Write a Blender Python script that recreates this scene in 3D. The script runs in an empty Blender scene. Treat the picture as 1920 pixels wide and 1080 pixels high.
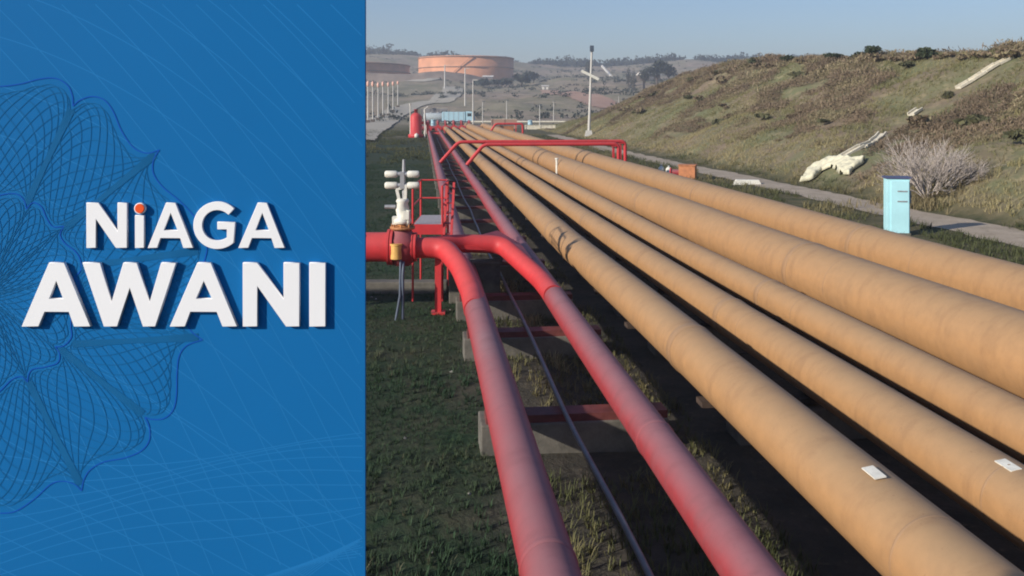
import bpy, bmesh, math, random
import numpy as np
from mathutils import Vector, Matrix

random.seed(7)
RNG = np.random.default_rng(7)
SC = bpy.context.scene
COL = SC.collection

# ---------------------------------------------------------------- camera, sky, sun, exposure
CAM_H = 5.0            # camera height above the pipeline ground
FPX = 1600.0           # focal length in pixels of the 1920 px wide photograph
HOR = 200.0            # row of the horizon
cam_d = bpy.data.cameras.new('camera')
cam_d.sensor_width = 36.0
cam_d.lens = 36.0 * FPX / 1920.0
cam_d.shift_y = (HOR - 540.0) / 1920.0
cam_d.clip_start = 0.1
cam_d.clip_end = 6000
cam = bpy.data.objects.new('camera', cam_d)
COL.objects.link(cam)
cam.location = (0, 0, CAM_H)
cam.rotation_euler = (math.radians(90), 0, 0)
SC.camera = cam

SUN_EL = math.radians(23)
SUN_AZ = math.radians(238)      # clockwise from +Y: behind the camera on the left
to_sun = Vector((math.sin(SUN_AZ) * math.cos(SUN_EL), math.cos(SUN_AZ) * math.cos(SUN_EL), math.sin(SUN_EL)))
world = bpy.data.worlds.new('World')
SC.world = world
world.use_nodes = True
wn = world.node_tree
wn.nodes.clear()
w_out = wn.nodes.new('ShaderNodeOutputWorld')
w_bg = wn.nodes.new('ShaderNodeBackground')
w_sky = wn.nodes.new('ShaderNodeTexSky')
w_sky.sky_type = 'NISHITA'
w_sky.sun_disc = False
w_sky.sun_elevation = SUN_EL
w_sky.sun_rotation = SUN_AZ
w_sky.air_density = 1.2
w_sky.dust_density = 0.4
w_sky.ozone_density = 4.0
w_bg.inputs['Strength'].default_value = 0.083
w_mix = wn.nodes.new('ShaderNodeMix')
w_mix.data_type = 'RGBA'
w_mix.blend_type = 'MULTIPLY'
w_mix.inputs[0].default_value = 1.0
w_mix.inputs[7].default_value = (0.94, 0.98, 1.16, 1)      # a cooler white balance for the whole sky
wn.links.new(w_sky.outputs[0], w_mix.inputs[6])
wn.links.new(w_mix.outputs[2], w_bg.inputs['Color'])
wn.links.new(w_bg.outputs[0], w_out.inputs['Surface'])

sun_d = bpy.data.lights.new('sun', 'SUN')
sun_d.energy = 4.7
sun_d.angle = math.radians(1.2)
sun_d.color = (1.0, 0.92, 0.80)
sun = bpy.data.objects.new('sun', sun_d)
COL.objects.link(sun)
sun.location = (-40, -40, 60)
sun.rotation_euler = (-to_sun).to_track_quat('-Z', 'Y').to_euler()

SC.view_settings.view_transform = 'Standard'
SC.view_settings.look = 'None'
SC.view_settings.exposure = 0.38
SC.view_settings.gamma = 1.0
SC.view_settings.use_curve_mapping = False
SC.render.engine = 'CYCLES'
SC.cycles.use_denoising = True
SC.cycles.max_bounces = 6
SC.cycles.filter_width = 1.9
SC.cycles.volume_bounces = 0

# ---------------------------------------------------------------- helpers
HEAD = math.atan((792 - 960) / FPX)       # heading of the pipelines
DX, DY = math.sin(HEAD), math.cos(HEAD)


def PL(S, L, z=0.0):
    """point S metres along the pipelines, L metres to their right"""
    return Vector((S * DX + L * DY, S * DY - L * DX, z))


def SL(x, y):
    return x * DX + y * DY, x * DY - y * DX


def at(u, v, Y):
    return Vector(((u - 960) / FPX * Y, Y, CAM_H - Y * (v - HOR) / FPX))


def link(o, parent=None):
    COL.objects.link(o)
    if parent is not None:
        o.parent = parent
    return o


def tag(o, label=None, cat=None, group=None, kind=None):
    if label: o['label'] = label
    if cat: o['category'] = cat
    if group: o['group'] = group
    if kind: o['kind'] = kind
    return o


def empty(name, loc=(0, 0, 0), rz=0.0, label=None, cat=None, group=None):
    o = bpy.data.objects.new(name, None)
    o.empty_display_size = 0.2
    o.location = loc
    o.rotation_euler = (0, 0, rz)
    link(o)
    return tag(o, label, cat, group)


def copy_tree(o, parent=None):
    c = o.copy()
    COL.objects.link(c)
    if parent is not None:
        c.parent = parent
    for ch in list(o.children):
        copy_tree(ch, c)
    return c


class MB:
    def __init__(self):
        self.v, self.f, self.sm = [], [], []

    def add(self, verts, faces, smooth=False):
        b = len(self.v)
        self.v += [tuple(p) for p in verts]
        self.f += [tuple(i + b for i in f) for f in faces]
        self.sm += [smooth] * len(faces)
        return self

    def box(self, c, s, rot=None, taper=1.0):
        x, y, z = s[0] / 2, s[1] / 2, s[2] / 2
        vs = [Vector(p) for p in ((-x, -y, -z), (x, -y, -z), (x, y, -z), (-x, y, -z),
                                  (-x * taper, -y * taper, z), (x * taper, -y * taper, z), (x * taper, y * taper, z), (-x * taper, y * taper, z))]
        if rot is not None:
            vs = [rot @ p for p in vs]
        c = Vector(c)
        return self.add([p + c for p in vs], [(3, 2, 1, 0), (4, 5, 6, 7), (0, 1, 5, 4), (1, 2, 6, 5), (2, 3, 7, 6), (3, 0, 4, 7)])

    def tube(self, pts, r, n=16, cap=True, smooth=True):
        pts = [Vector(p) for p in pts]
        rs = r if isinstance(r, (list, tuple)) else [r] * len(pts)
        rings = []
        up = None
        for i, p in enumerate(pts):
            a = pts[max(i - 1, 0)]
            b = pts[min(i + 1, len(pts) - 1)]
            t = (b - a).normalized()
            if up is None:
                up = Vector((0, 0, 1)) if abs(t.z) < 0.9 else Vector((0, 1, 0))
            side = t.cross(up).normalized()
            up = side.cross(t).normalized()
            rings.append([p + (side * math.cos(k * 2 * math.pi / n) + up * math.sin(k * 2 * math.pi / n)) * rs[i] for k in range(n)])
        vs = [q for ring in rings for q in ring]
        fs = []
        for i in range(len(pts) - 1):
            for k in range(n):
                k2 = (k + 1) % n
                fs.append((i * n + k, i * n + k2, (i + 1) * n + k2, (i + 1) * n + k))
        self.add(vs, fs, smooth)
        if cap:
            self.add(rings[0], [tuple(range(n - 1, -1, -1))])
            self.add(rings[-1], [tuple(range(n))])
        return self

    def bar(self, a, b, w, h=None, n=4):
        """rectangular bar from a to b"""
        a, b = Vector(a), Vector(b)
        h = h or w
        t = b - a
        q = t.to_track_quat('X', 'Z').to_matrix()
        return self.box((a + b) / 2, (t.length, w, h), q)

    def lathe(self, prof, c=(0, 0, 0), n=24, smooth=True):
        c = Vector(c)
        vs, fs = [], []
        for (r, z) in prof:
            for k in range(n):
                a = 2 * math.pi * k / n
                vs.append(c + Vector((r * math.cos(a), r * math.sin(a), z)))
        for i in range(len(prof) - 1):
            for k in range(n):
                k2 = (k + 1) % n
                fs.append((i * n + k, i * n + k2, (i + 1) * n + k2, (i + 1) * n + k))
        return self.add(vs, fs, smooth)

    def build(self, name, mat, parent=None, bevel=0.0):
        me = bpy.data.meshes.new(name)
        me.from_pydata(self.v, [], self.f)
        me.polygons.foreach_set('use_smooth', self.sm)
        me.materials.append(mat)
        me.update()
        o = bpy.data.objects.new(name, me)
        link(o, parent)
        if bevel > 0:
            m = o.modifiers.new('bevel', 'BEVEL')
            m.width = bevel
            m.segments = 2
            m.limit_method = 'ANGLE'
        return o


def fillet(pts, rad, n=6):
    """round the inner corners of a polyline"""
    pts = [Vector(p) for p in pts]
    out = [pts[0]]
    for i in range(1, len(pts) - 1):
        p, a, b = pts[i], pts[i - 1], pts[i + 1]
        ra = min(rad, (a - p).length * 0.45, (b - p).length * 0.45)
        p0 = p + (a - p).normalized() * ra
        p1 = p + (b - p).normalized() * ra
        for k in range(n + 1):
            t = k / n
            out.append(p0 * (1 - t) ** 2 + p * 2 * t * (1 - t) + p1 * t * t)
    out.append(pts[-1])
    return out


def np_mesh(name, V, F, mat, attrs=None, smooth=False, parent=None):
    """V (n,3), F (m,k) arrays -> object"""
    me = bpy.data.meshes.new(name)
    V = np.asarray(V, dtype=np.float32)
    F = np.asarray(F, dtype=np.int32)
    me.vertices.add(len(V))
    me.vertices.foreach_set('co', V.ravel())
    k = F.shape[1]
    me.loops.add(F.size)
    me.loops.foreach_set('vertex_index', F.ravel())
    me.polygons.add(len(F))
    me.polygons.foreach_set('loop_start', np.arange(0, F.size, k, dtype=np.int32))
    me.polygons.foreach_set('loop_total', np.full(len(F), k, dtype=np.int32))
    if smooth:
        me.polygons.foreach_set('use_smooth', np.ones(len(F), dtype=bool))
    for nm, arr in (attrs or {}).items():
        a = me.attributes.new(nm, 'FLOAT', 'POINT')
        a.data.foreach_set('value', np.asarray(arr, dtype=np.float32))
    me.materials.append(mat)
    me.update(calc_edges=True)
    me.validate()
    o = bpy.data.objects.new(name, me)
    return link(o, parent)


# ---------------------------------------------------------------- materials
class NT:
    def __init__(self, name):
        self.m = bpy.data.materials.new(name)
        self.m.use_nodes = True
        self.t = self.m.node_tree
        self.b = self.t.nodes['Principled BSDF']
        self.pos = self.t.nodes.new('ShaderNodeNewGeometry')
        self.tc = self.t.nodes.new('ShaderNodeTexCoord')

    def n(self, typ, **kw):
        nd = self.t.nodes.new(typ)
        for k, v in kw.items():
            setattr(nd, k, v)
        return nd

    def l(self, a, b):
        self.t.links.new(a, b)

    def noise(self, scale, detail=4, rough=0.6, vec=None, dist=0.0):
        nd = self.n('ShaderNodeTexNoise')
        nd.inputs['Scale'].default_value = scale
        nd.inputs['Detail'].default_value = detail
        nd.inputs['Roughness'].default_value = rough
        nd.inputs['Distortion'].default_value = dist
        self.l(vec if vec is not None else self.pos.outputs['Position'], nd.inputs['Vector'])
        return nd.outputs['Fac']

    def ramp(self, fac, lo, hi, a=0.0, b=1.0):
        nd = self.n('ShaderNodeMapRange')
        nd.inputs[1].default_value = lo
        nd.inputs[2].default_value = hi
        nd.inputs[3].default_value = a
        nd.inputs[4].default_value = b
        self.l(fac, nd.inputs[0])
        return nd.outputs[0]

    def mix(self, fac, a, b):
        nd = self.n('ShaderNodeMix', data_type='RGBA')
        for sock, val in ((nd.inputs[0], fac), (nd.inputs[6], a), (nd.inputs[7], b)):
            if hasattr(val, 'is_output'):
                self.l(val, sock)
            elif isinstance(val, (int, float)):
                sock.default_value = val
            else:
                sock.default_value = (*val, 1)
        return nd.outputs[2]

    def math(self, op, a, b=None):
        nd = self.n('ShaderNodeMath', operation=op)
        for sock, val in ((nd.inputs[0], a), (nd.inputs[1], b)):
            if val is None: continue
            if hasattr(val, 'is_output'): self.l(val, sock)
            else: sock.default_value = val
        return nd.outputs[0]

    def attr(self, name):
        nd = self.n('ShaderNodeAttribute', attribute_name=name)
        return nd.outputs['Fac']

    def bump(self, h, strength=0.3, dist=0.02):
        nd = self.n('ShaderNodeBump')
        nd.inputs['Strength'].default_value = strength
        nd.inputs['Distance'].default_value = dist
        self.l(h, nd.inputs['Height'])
        self.l(nd.outputs[0], self.b.inputs['Normal'])

    def out(self, col, rough=0.6, metal=0.0, spec=0.5):
        if hasattr(col, 'is_output'): self.l(col, self.b.inputs['Base Color'])
        else: self.b.inputs['Base Color'].default_value = (*col, 1)
        if hasattr(rough, 'is_output'): self.l(rough, self.b.inputs['Roughness'])
        else: self.b.inputs['Roughness'].default_value = rough
        self.b.inputs['Metallic'].default_value = metal
        self.b.inputs['Specular IOR Level'].default_value = spec
        return self.m


def simple(name, col, rough=0.6, var=0.25, scale=3.0, metal=0.0, spec=0.4):
    t = NT(name)
    a = tuple(c * (1 - var) for c in col)
    b = tuple(min(1, c * (1 + var)) for c in col)
    f = t.ramp(t.noise(scale, 5), 0.3, 0.7)
    return t.out(t.mix(f, a, b), rough, metal, spec)


def pipe_paint(name, col, top_tint, dirt, top_amt, rough=0.5, streak=0.35):
    """weathered paint: second tint mixed in on upward faces, blotches, grime"""
    t = NT(name)
    sep = t.n('ShaderNodeSeparateXYZ')
    t.l(t.pos.outputs['Normal'], sep.inputs[0])
    big = t.noise(0.35, 5, 0.6)
    fine = t.noise(6.0, 6, 0.65)
    up = t.ramp(sep.outputs['Z'], 0.15, 0.95)
    d = t.math('MULTIPLY', up, t.ramp(big, 0.25, 0.75, top_amt * 0.55, top_amt))
    c = t.mix(t.ramp(fine, 0.35, 0.7), col, tuple(x * 0.86 for x in col))
    c = t.mix(d, c, top_tint)
    mp = t.n('ShaderNodeMapping')
    mp.inputs['Rotation'].default_value = (0, 0, -HEAD)
    mp.inputs['Scale'].default_value = (1.0, 1.8, 0.35)
    t.l(t.pos.outputs['Position'], mp.inputs['Vector'])
    st = t.noise(1.6, 6, 0.7, mp.outputs[0])
    c = t.mix(t.ramp(st, 0.50, 0.8, 0.0, streak), c, dirt)
    bl = t.noise(0.9, 7, 0.72, None, 0.6)
    c = t.mix(t.ramp(bl, 0.52, 0.72, 0.0, streak * 0.6), c, tuple(0.5 * (a + b) for a, b in zip(top_tint, dirt)))
    sp = t.noise(22.0, 3, 0.6)
    c = t.mix(t.ramp(sp, 0.66, 0.74, 0.0, 0.35), c, dirt)
    t.bump(fine, 0.12, 0.01)
    return t.out(c, rough, 0, 0.35)


M = {}
M['ochre'] = pipe_paint('ochre_paint', (0.39, 0.215, 0.095), (0.30, 0.222, 0.135), (0.15, 0.08, 0.045), 0.65, 0.62, 0.42)
M['ochre_band'] = pipe_paint('ochre_band_paint', (0.33, 0.19, 0.095), (0.30, 0.22, 0.14), (0.14, 0.08, 0.05), 0.6, 0.6)
M['red_old'] = pipe_paint('faded_red_paint', (0.30, 0.034, 0.04), (0.25, 0.135, 0.148), (0.14, 0.05, 0.055), 1.0, 0.66, 0.55)
M['red'] = pipe_paint('red_paint', (0.55, 0.035, 0.04), (0.50, 0.12, 0.11), (0.20, 0.03, 0.03), 0.5, 0.55, 0.45)
M['dark_red'] = simple('dark_red_oxide', (0.13, 0.035, 0.032), 0.7, 0.3, 5)
M['rust'] = simple('dark_rust_steel', (0.06, 0.04, 0.03), 0.8, 0.3, 5)
M['conduit'] = simple('dark_conduit_rubber', (0.15, 0.13, 0.13), 0.5)
M['white'] = simple('white_paint', (0.66, 0.64, 0.56), 0.55, 0.16, 7)
M['gold'] = simple('yellow_ochre_paint', (0.62, 0.36, 0.10), 0.5, 0.25, 8)
M['brass'] = simple('brown_orange_paint', (0.36, 0.15, 0.055), 0.6, 0.4, 9)
M['steel'] = simple('galvanised_steel', (0.36, 0.36, 0.37), 0.5, 0.2, 6, 0.4)
M['grey_deck'] = simple('grey_grating', (0.32, 0.31, 0.32), 0.7, 0.2, 20)
M['blue_steel'] = simple('blue_grey_pipe_paint', (0.08, 0.10, 0.14), 0.5)
M['cyan'] = simple('pale_turquoise_paint', (0.43, 0.74, 0.79), 0.45, 0.06, 2)
M['navy'] = simple('dark_blue_paint', (0.07, 0.08, 0.16), 0.5)
M['truck_blue'] = simple('pale_blue_paint', (0.33, 0.50, 0.58), 0.45, 0.1)
M['truck_grey'] = simple('grey_tarp_cloth', (0.32, 0.36, 0.38), 0.8, 0.15)
M['glass'] = simple('dark_window_glass', (0.03, 0.04, 0.05), 0.1, 0.1, 2, 0, 0.6)
M['rubber'] = simple('tyre_rubber', (0.03, 0.03, 0.03), 0.85)
M['orange'] = simple('orange_rust_paint', (0.44, 0.17, 0.07), 0.6, 0.25, 4)
M['tarp'] = simple('pale_tarpaulin', (0.60, 0.565, 0.41), 0.8, 0.18, 3)
M['chute'] = simple('pale_chute_concrete', (0.62, 0.57, 0.45), 0.85, 0.2, 3)
M['bark'] = simple('grey_bark', (0.43, 0.375, 0.335), 0.9, 0.3, 6)
M['bark_dark'] = simple('dark_bark', (0.09, 0.07, 0.055), 0.9, 0.3, 6)
M['tank'] = simple('salmon_tank_paint', (0.62, 0.28, 0.145), 0.7, 0.2, 0.12)
M['tank_rim'] = simple('tank_girder_paint', (0.34, 0.20, 0.13), 0.7, 0.2, 0.2)
M['pale_wall'] = simple('pale_wall_render', (0.62, 0.58, 0.52), 0.8, 0.1, 0.5)
M['roof'] = simple('grey_roof_sheet', (0.20, 0.19, 0.19), 0.8, 0.15, 0.6)
M['dark_lamp'] = simple('dark_lamp_housing', (0.06, 0.08, 0.11), 0.5)
M['pole'] = simple('pale_pole_paint', (0.50, 0.48, 0.44), 0.6, 0.1, 3)
M['pole_cap'] = simple('orange_white_cap_paint', (0.74, 0.42, 0.32), 0.6, 0.15, 3)

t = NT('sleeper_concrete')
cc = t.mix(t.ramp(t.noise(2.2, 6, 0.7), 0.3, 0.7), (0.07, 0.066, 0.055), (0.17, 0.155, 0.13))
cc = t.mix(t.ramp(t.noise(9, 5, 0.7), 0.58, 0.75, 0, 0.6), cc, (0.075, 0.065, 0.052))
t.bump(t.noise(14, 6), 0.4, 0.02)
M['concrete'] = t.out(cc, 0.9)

# title board
M['title_blue'] = simple('title_blue_print', (0.0058, 0.128, 0.355), 0.75, 0.06, 0.45, 0, 0.08)
M['title_line'] = simple('title_pale_line_print', (0.014, 0.165, 0.425), 0.75, 0.05, 1, 0, 0.08)
M['title_net'] = simple('title_teal_net_print', (0.007, 0.108, 0.275), 0.75, 0.05, 1, 0, 0.08)
M['title_edge'] = simple('title_blue_outline_print', (0.0065, 0.08, 0.41), 0.75, 0.05, 1, 0, 0.08)
M['letter'] = simple('white_letter_enamel', (0.80, 0.80, 0.815), 0.55, 0.02, 1, 0, 0.3)
M['letter_dot'] = simple('orange_letter_enamel', (0.78, 0.085, 0.01), 0.5, 0.03, 1, 0, 0.3)

# vegetation: colour from a per-clump random attribute
def leafy(name, cols, rough=0.8):
    t = NT(name)
    r = t.attr('rnd')
    nd = t.n('ShaderNodeValToRGB')
    els = nd.color_ramp.elements
    els[0].position, els[0].color = 0.0, (*cols[0], 1)
    els[1].position, els[1].color = 1.0, (*cols[-1], 1)
    for i, c in enumerate(cols[1:-1]):
        e = els.new((i + 1) / (len(cols) - 1))
        e.color = (*c, 1)
    t.l(r, nd.inputs[0])
    return t.out(nd.outputs[0], rough, 0, 0.2)


M['grass'] = leafy('dark_green_grass', [(0.017, 0.039, 0.019), (0.025, 0.054, 0.025), (0.040, 0.063, 0.031), (0.08, 0.076, 0.045)])
M['verge'] = leafy('verge_grass', [(0.05, 0.062, 0.025), (0.08, 0.085, 0.035), (0.15, 0.13, 0.06), (0.20, 0.17, 0.09)])
M['straw'] = leafy('dry_straw', [(0.17, 0.135, 0.07), (0.24, 0.20, 0.11), (0.32, 0.27, 0.15)])
M['brush'] = leafy('hillside_brush', [(0.07, 0.055, 0.036), (0.14, 0.105, 0.07), (0.21, 0.155, 0.105), (0.17, 0.15, 0.08), (0.34, 0.27, 0.17)])
M['hillgrass'] = leafy('hillside_grass', [(0.11, 0.12, 0.05), (0.17, 0.17, 0.075), (0.25, 0.225, 0.11), (0.36, 0.30, 0.16)])
M['leaf_dark'] = leafy('dark_evergreen_leaf', [(0.018, 0.028, 0.014), (0.03, 0.042, 0.02), (0.05, 0.055, 0.026)])
M['scrub'] = leafy('olive_scrub_leaf', [(0.05, 0.055, 0.028), (0.085, 0.085, 0.042), (0.13, 0.12, 0.06)])
M['leaf_blue'] = leafy('blue_green_leaf', [(0.022, 0.032, 0.028), (0.035, 0.045, 0.038), (0.05, 0.055, 0.045)])

# ---------------------------------------------------------------- terrain
def sstep(a, b, x):
    t = np.clip((x - a) / (b - a), 0, 1)
    return t * t * (3 - 2 * t)


_h = RNG.random((64, 64))
def vnoise(x, y, s):
    x = np.asarray(x) / s; y = np.asarray(y) / s
    xi = np.floor(x).astype(int); yi = np.floor(y).astype(int)
    fx = x - xi; fy = y - yi
    fx = fx * fx * (3 - 2 * fx); fy = fy * fy * (3 - 2 * fy)
    g = lambda a, b: _h[a % 64, b % 64]
    return (g(xi, yi) * (1 - fx) + g(xi + 1, yi) * fx) * (1 - fy) + (g(xi, yi + 1) * (1 - fx) + g(xi + 1, yi + 1) * fx) * fy


def terrain(x, y):
    x = np.asarray(x, float); y = np.asarray(y, float)
    S = x * DX + y * DY; L = x * DY - y * DX
    # right-hand bank
    Hc = np.interp(S, [-50, 70, 90, 107, 124, 146, 165, 190, 225], [9.8, 9.9, 10.5, 11.3, 12.2, 11.2, 8.8, 4.0, 0.0])
    foot = np.interp(S, [-50, 110, 150, 225], [24.6, 24.6, 25.5, 30])
    prof = np.clip((L - foot) / (46.5 - foot), 0, 1)
    prof = prof ** 0.95 * (1 - 0.08 * np.sin(prof * math.pi))
    prof = np.where(prof > 0.86, 0.86 + (prof - 0.86) - ((prof - 0.86) ** 2) * 2.4, prof)
    bank = Hc * prof
    rough = (vnoise(x, y, 3.1) - 0.5) * 0.8 + (vnoise(x, y, 7.3) - 0.5) * 1.0
    bank = bank + rough * sstep(25.2, 29, L) * sstep(225, 190, S)
    bank = bank + np.where(L > 46.5, -(L - 46.5) * 0.01 * np.clip(Hc / 10, 0, 1), 0)
    bank = np.maximum(bank, 0) * sstep(420, 150, np.maximum(L, 0))
    # far ground rising to the ridge
    u = 960 + FPX * x / np.maximum(y, 1)
    rv = np.interp(u, [-600, 300, 685, 760, 850, 970, 1060, 1140, 1200, 1300, 1400, 1920, 2600],
                   [118, 108, 103, 101, 108, 121, 127, 125, 117, 111, 114, 112, 118])
    zr = 5 + 900 * (200 - rv) / FPX
    base = np.interp(y, [0, 200, 255, 300, 400, 500, 560, 600, 660, 700], [0, 0, 0.3, 3.0, 10.5, 17.5, 21, 22.5, 23.2, 27])
    t = sstep(680, 900, y)
    far = base * (1 - t) + zr * t
    far = np.where(y > 900, zr - (y - 900) * 0.05, far)
    far = far + (vnoise(x, y, 45) - 0.5) * 7.0 * sstep(260, 420, y) + (vnoise(x, y, 17) - 0.5) * 2.2 * sstep(240, 330, y)
    # flat pads for the two tanks, earth bund in front of them
    for (cx, cy, rr, zz) in ((-32.2, 636, 46, 23.4), (-143, 590, 62, 22.0)):
        d = np.hypot(x - cx, y - cy)
        k = sstep(rr * 1.5, rr * 1.03, d)
        far = far * (1 - k) + zz * k
    # valley floor texture
    small = (vnoise(x, y, 2.3) - 0.5) * 0.10 + (vnoise(x, y, 0.9) - 0.5) * 0.05
    # shallow swell on the far left of the pipelines
    left = sstep(-4, -14, L) * sstep(20, 60, S) * sstep(190, 150, S) * 0.5
    return bank + far + small + left


gx = np.concatenate([-np.geomspace(62, 1700, 34)[::-1], np.arange(-60, -10, 1.6), np.arange(-10, 62, 0.62), np.arange(62, 110, 2.5), np.geomspace(110, 1700, 30)])
gy = np.concatenate([np.arange(-40, 4, 4.0), np.arange(4, 60, 0.55), np.arange(60, 235, 1.0), np.geomspace(235, 1500, 110)])
GX, GY = np.meshgrid(gx, gy)
GZ = terrain(GX, GY)


def ground_z(x, y):
    x = np.asarray(x, float); y = np.asarray(y, float)
    i = np.clip(np.searchsorted(gx, x) - 1, 0, len(gx) - 2)
    j = np.clip(np.searchsorted(gy, y) - 1, 0, len(gy) - 2)
    fx = (x - gx[i]) / (gx[i + 1] - gx[i]); fy = (y - gy[j]) / (gy[j + 1] - gy[j])
    return (GZ[j, i] * (1 - fx) + GZ[j, i + 1] * fx) * (1 - fy) + (GZ[j + 1, i] * (1 - fx) + GZ[j + 1, i + 1] * fx) * fy


_TY = np.geomspace(6, 1400, 6000)
def hit(u, v, ymin=0):
    """where the sight line through a photo pixel first meets the ground"""
    ys = _TY[_TY > ymin]
    x = (u - 960) / FPX * ys
    z = CAM_H - ys * (v - HOR) / FPX
    g = ground_z(x, ys)
    k = np.nonzero(z <= g)[0]
    k = k[0] if len(k) else len(ys) - 1
    return Vector((x[k], ys[k], g[k]))


# ground material
t = NT('ground_soil_and_turf')
left = t.attr('left'); hillf = t.attr('hill'); farf = t.attr('far'); bed = t.attr('bed')
n1 = t.noise(0.16, 6, 0.65); n2 = t.noise(0.9, 6, 0.7); n3 = t.noise(5.0, 6, 0.7); n4 = t.noise(0.02, 5, 0.6); n5 = t.noise(0.07, 5, 0.65)
verge = t.mix(t.ramp(n2, 0.35, 0.65), (0.055, 0.062, 0.028), (0.15, 0.125, 0.07))
grass_l = t.mix(t.ramp(n2, 0.38, 0.66), (0.020, 0.043, 0.021), (0.050, 0.054, 0.033))
grass_l = t.mix(t.ramp(n3, 0.56, 0.72, 0, 0.5), grass_l, (0.085, 0.08, 0.05))
soil = t.mix(t.ramp(n2, 0.4, 0.65), (0.05, 0.045, 0.038), (0.085, 0.072, 0.058))
soil = t.mix(t.ramp(n3, 0.58, 0.72, 0, 0.7), soil, (0.15, 0.125, 0.085))
hill = t.mix(t.ramp(n1, 0.40, 0.6), (0.145, 0.152, 0.078), (0.19, 0.145, 0.10))
hill = t.mix(t.ramp(n2, 0.5, 0.72, 0, 0.75), hill, (0.34, 0.275, 0.165))
hill = t.mix(t.ramp(n3, 0.55, 0.75, 0, 0.6), hill, (0.11, 0.085, 0.05))
farc = t.mix(t.ramp(n4, 0.38, 0.62), (0.33, 0.25, 0.19), (0.25, 0.225, 0.15))
farc = t.mix(t.ramp(n5, 0.52, 0.66, 0, 0.8), farc, (0.16, 0.14, 0.10))
farc = t.mix(t.ramp(t.noise(0.045, 7, 0.75), 0.48, 0.6, 0, 0.75), farc, (0.15, 0.15, 0.085))
farc = t.mix(t.ramp(n1, 0.55, 0.68, 0, 0.8), farc, (0.45, 0.35, 0.27))
farc = t.mix(t.ramp(n2, 0.5, 0.7, 0, 0.6), farc, (0.14, 0.115, 0.085))
c = t.mix(left, verge, grass_l)
c = t.mix(bed, c, soil)
c = t.mix(hillf, c, hill)
c = t.mix(farf, c, farc)
t.bump(t.math('ADD', n3, n2), 0.7, 0.09)
M['ground'] = t.out(c, 0.95, 0, 0.15)

Sg = GX * DX + GY * DY; Lg = GX * DY - GY * DX
jit = (vnoise(GX, GY, 2.1) - 0.5) * 1.6
a_left = sstep(5.5, 3.8, Lg + jit * 0.5) * sstep(150, 105, Sg + jit * 6)
a_bed = sstep(0.6, 1.6, Lg + jit * 0.6) * sstep(13.2, 12.4, Lg + jit * 0.5) * sstep(185, 165, Sg) * 0.9
a_hill = sstep(24.0, 26.2, Lg + jit) * sstep(240, 200, Sg)
a_far = sstep(190, 260, GY)
nx, ny = len(gx), len(gy)
idx = np.arange(nx * ny).reshape(ny, nx)
F = np.stack([idx[:-1, :-1].ravel(), idx[:-1, 1:].ravel(), idx[1:, 1:].ravel(), idx[1:, :-1].ravel()], 1)
ground = np_mesh('ground', np.stack([GX.ravel(), GY.ravel(), GZ.ravel()], 1), F, M['ground'],
                 {'left': a_left.ravel(), 'bed': a_bed.ravel(), 'hill': a_hill.ravel(), 'far': a_far.ravel()}, smooth=True)
tag(ground, kind='structure')


def ribbon(name, pts, widths, mat, lift, step=1.2, across=5, wob=0.0):
    """a track draped on the ground along a polyline"""
    P0 = [Vector((p[0], p[1], 0)) for p in pts]
    pts, w2 = [], []
    for i in range(len(P0) - 1):
        a, b, c, d = P0[max(i - 1, 0)], P0[i], P0[i + 1], P0[min(i + 2, len(P0) - 1)]
        for k in range(6):
            t = k / 6
            pts.append(.5 * (2 * b + (c - a) * t + (2 * a - 5 * b + 4 * c - d) * t * t + (3 * b - a - 3 * c + d) * t ** 3)); w2.append(widths[i] * (1 - t) + widths[i + 1] * t)
    pts.append(P0[-1]); w2.append(widths[-1]); widths = w2
    line, ws = [], []
    for i in range(len(pts) - 1):
        n = max(2, int((pts[i + 1] - pts[i]).length / step))
        for k in range(n):
            f = k / n
            line.append(pts[i].lerp(pts[i + 1], f)); ws.append(widths[i] * (1 - f) + widths[i + 1] * f)
    line.append(pts[-1]); ws.append(widths[-1])
    V = []
    for i, p in enumerate(line):
        tdir = (line[min(i + 1, len(line) - 1)] - line[max(i - 1, 0)]).normalized()
        nrm = Vector((tdir.y, -tdir.x, 0))
        for k in range(across + 1):
            o = (k / across - 0.5) * ws[i]
            if k in (0, across): o *= 1 + (random.random() - 0.5) * wob
            q = p + nrm * o
            V.append((q.x, q.y, 0))
    V = np.array(V)
    V[:, 2] = ground_z(V[:, 0], V[:, 1]) + lift
    n = across + 1
    F = [(i * n + k, i * n + k + 1, (i + 1) * n + k + 1, (i + 1) * n + k) for i in range(len(line) - 1) for k in range(across)]
    return np_mesh(name, V, F, mat, smooth=True)


t = NT('dirt_track_earth')
c = t.mix(t.ramp(t.noise(0.8, 6, 0.7), 0.3, 0.7), (0.30, 0.245, 0.185), (0.46, 0.385, 0.30))
c = t.mix(t.ramp(t.noise(3.5, 6, 0.7), 0.55, 0.75, 0, 0.6), c, (0.12, 0.105, 0.07))
t.bump(t.noise(6, 6), 0.5, 0.05)
M['track'] = t.out(c, 0.95, 0, 0.15)
t = NT('pale_road_earth')
c = t.mix(t.ramp(t.noise(0.12, 5, 0.7), 0.3, 0.7), (0.33, 0.30, 0.24), (0.46, 0.42, 0.35))
M['road'] = t.out(c, 0.95, 0, 0.15)
t = NT('pink_bare_earth')
c = t.mix(t.ramp(t.noise(0.1, 5, 0.7), 0.3, 0.7), (0.34, 0.20, 0.15), (0.42, 0.29, 0.22))
M['bare'] = t.out(c, 0.95, 0, 0.15)

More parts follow.
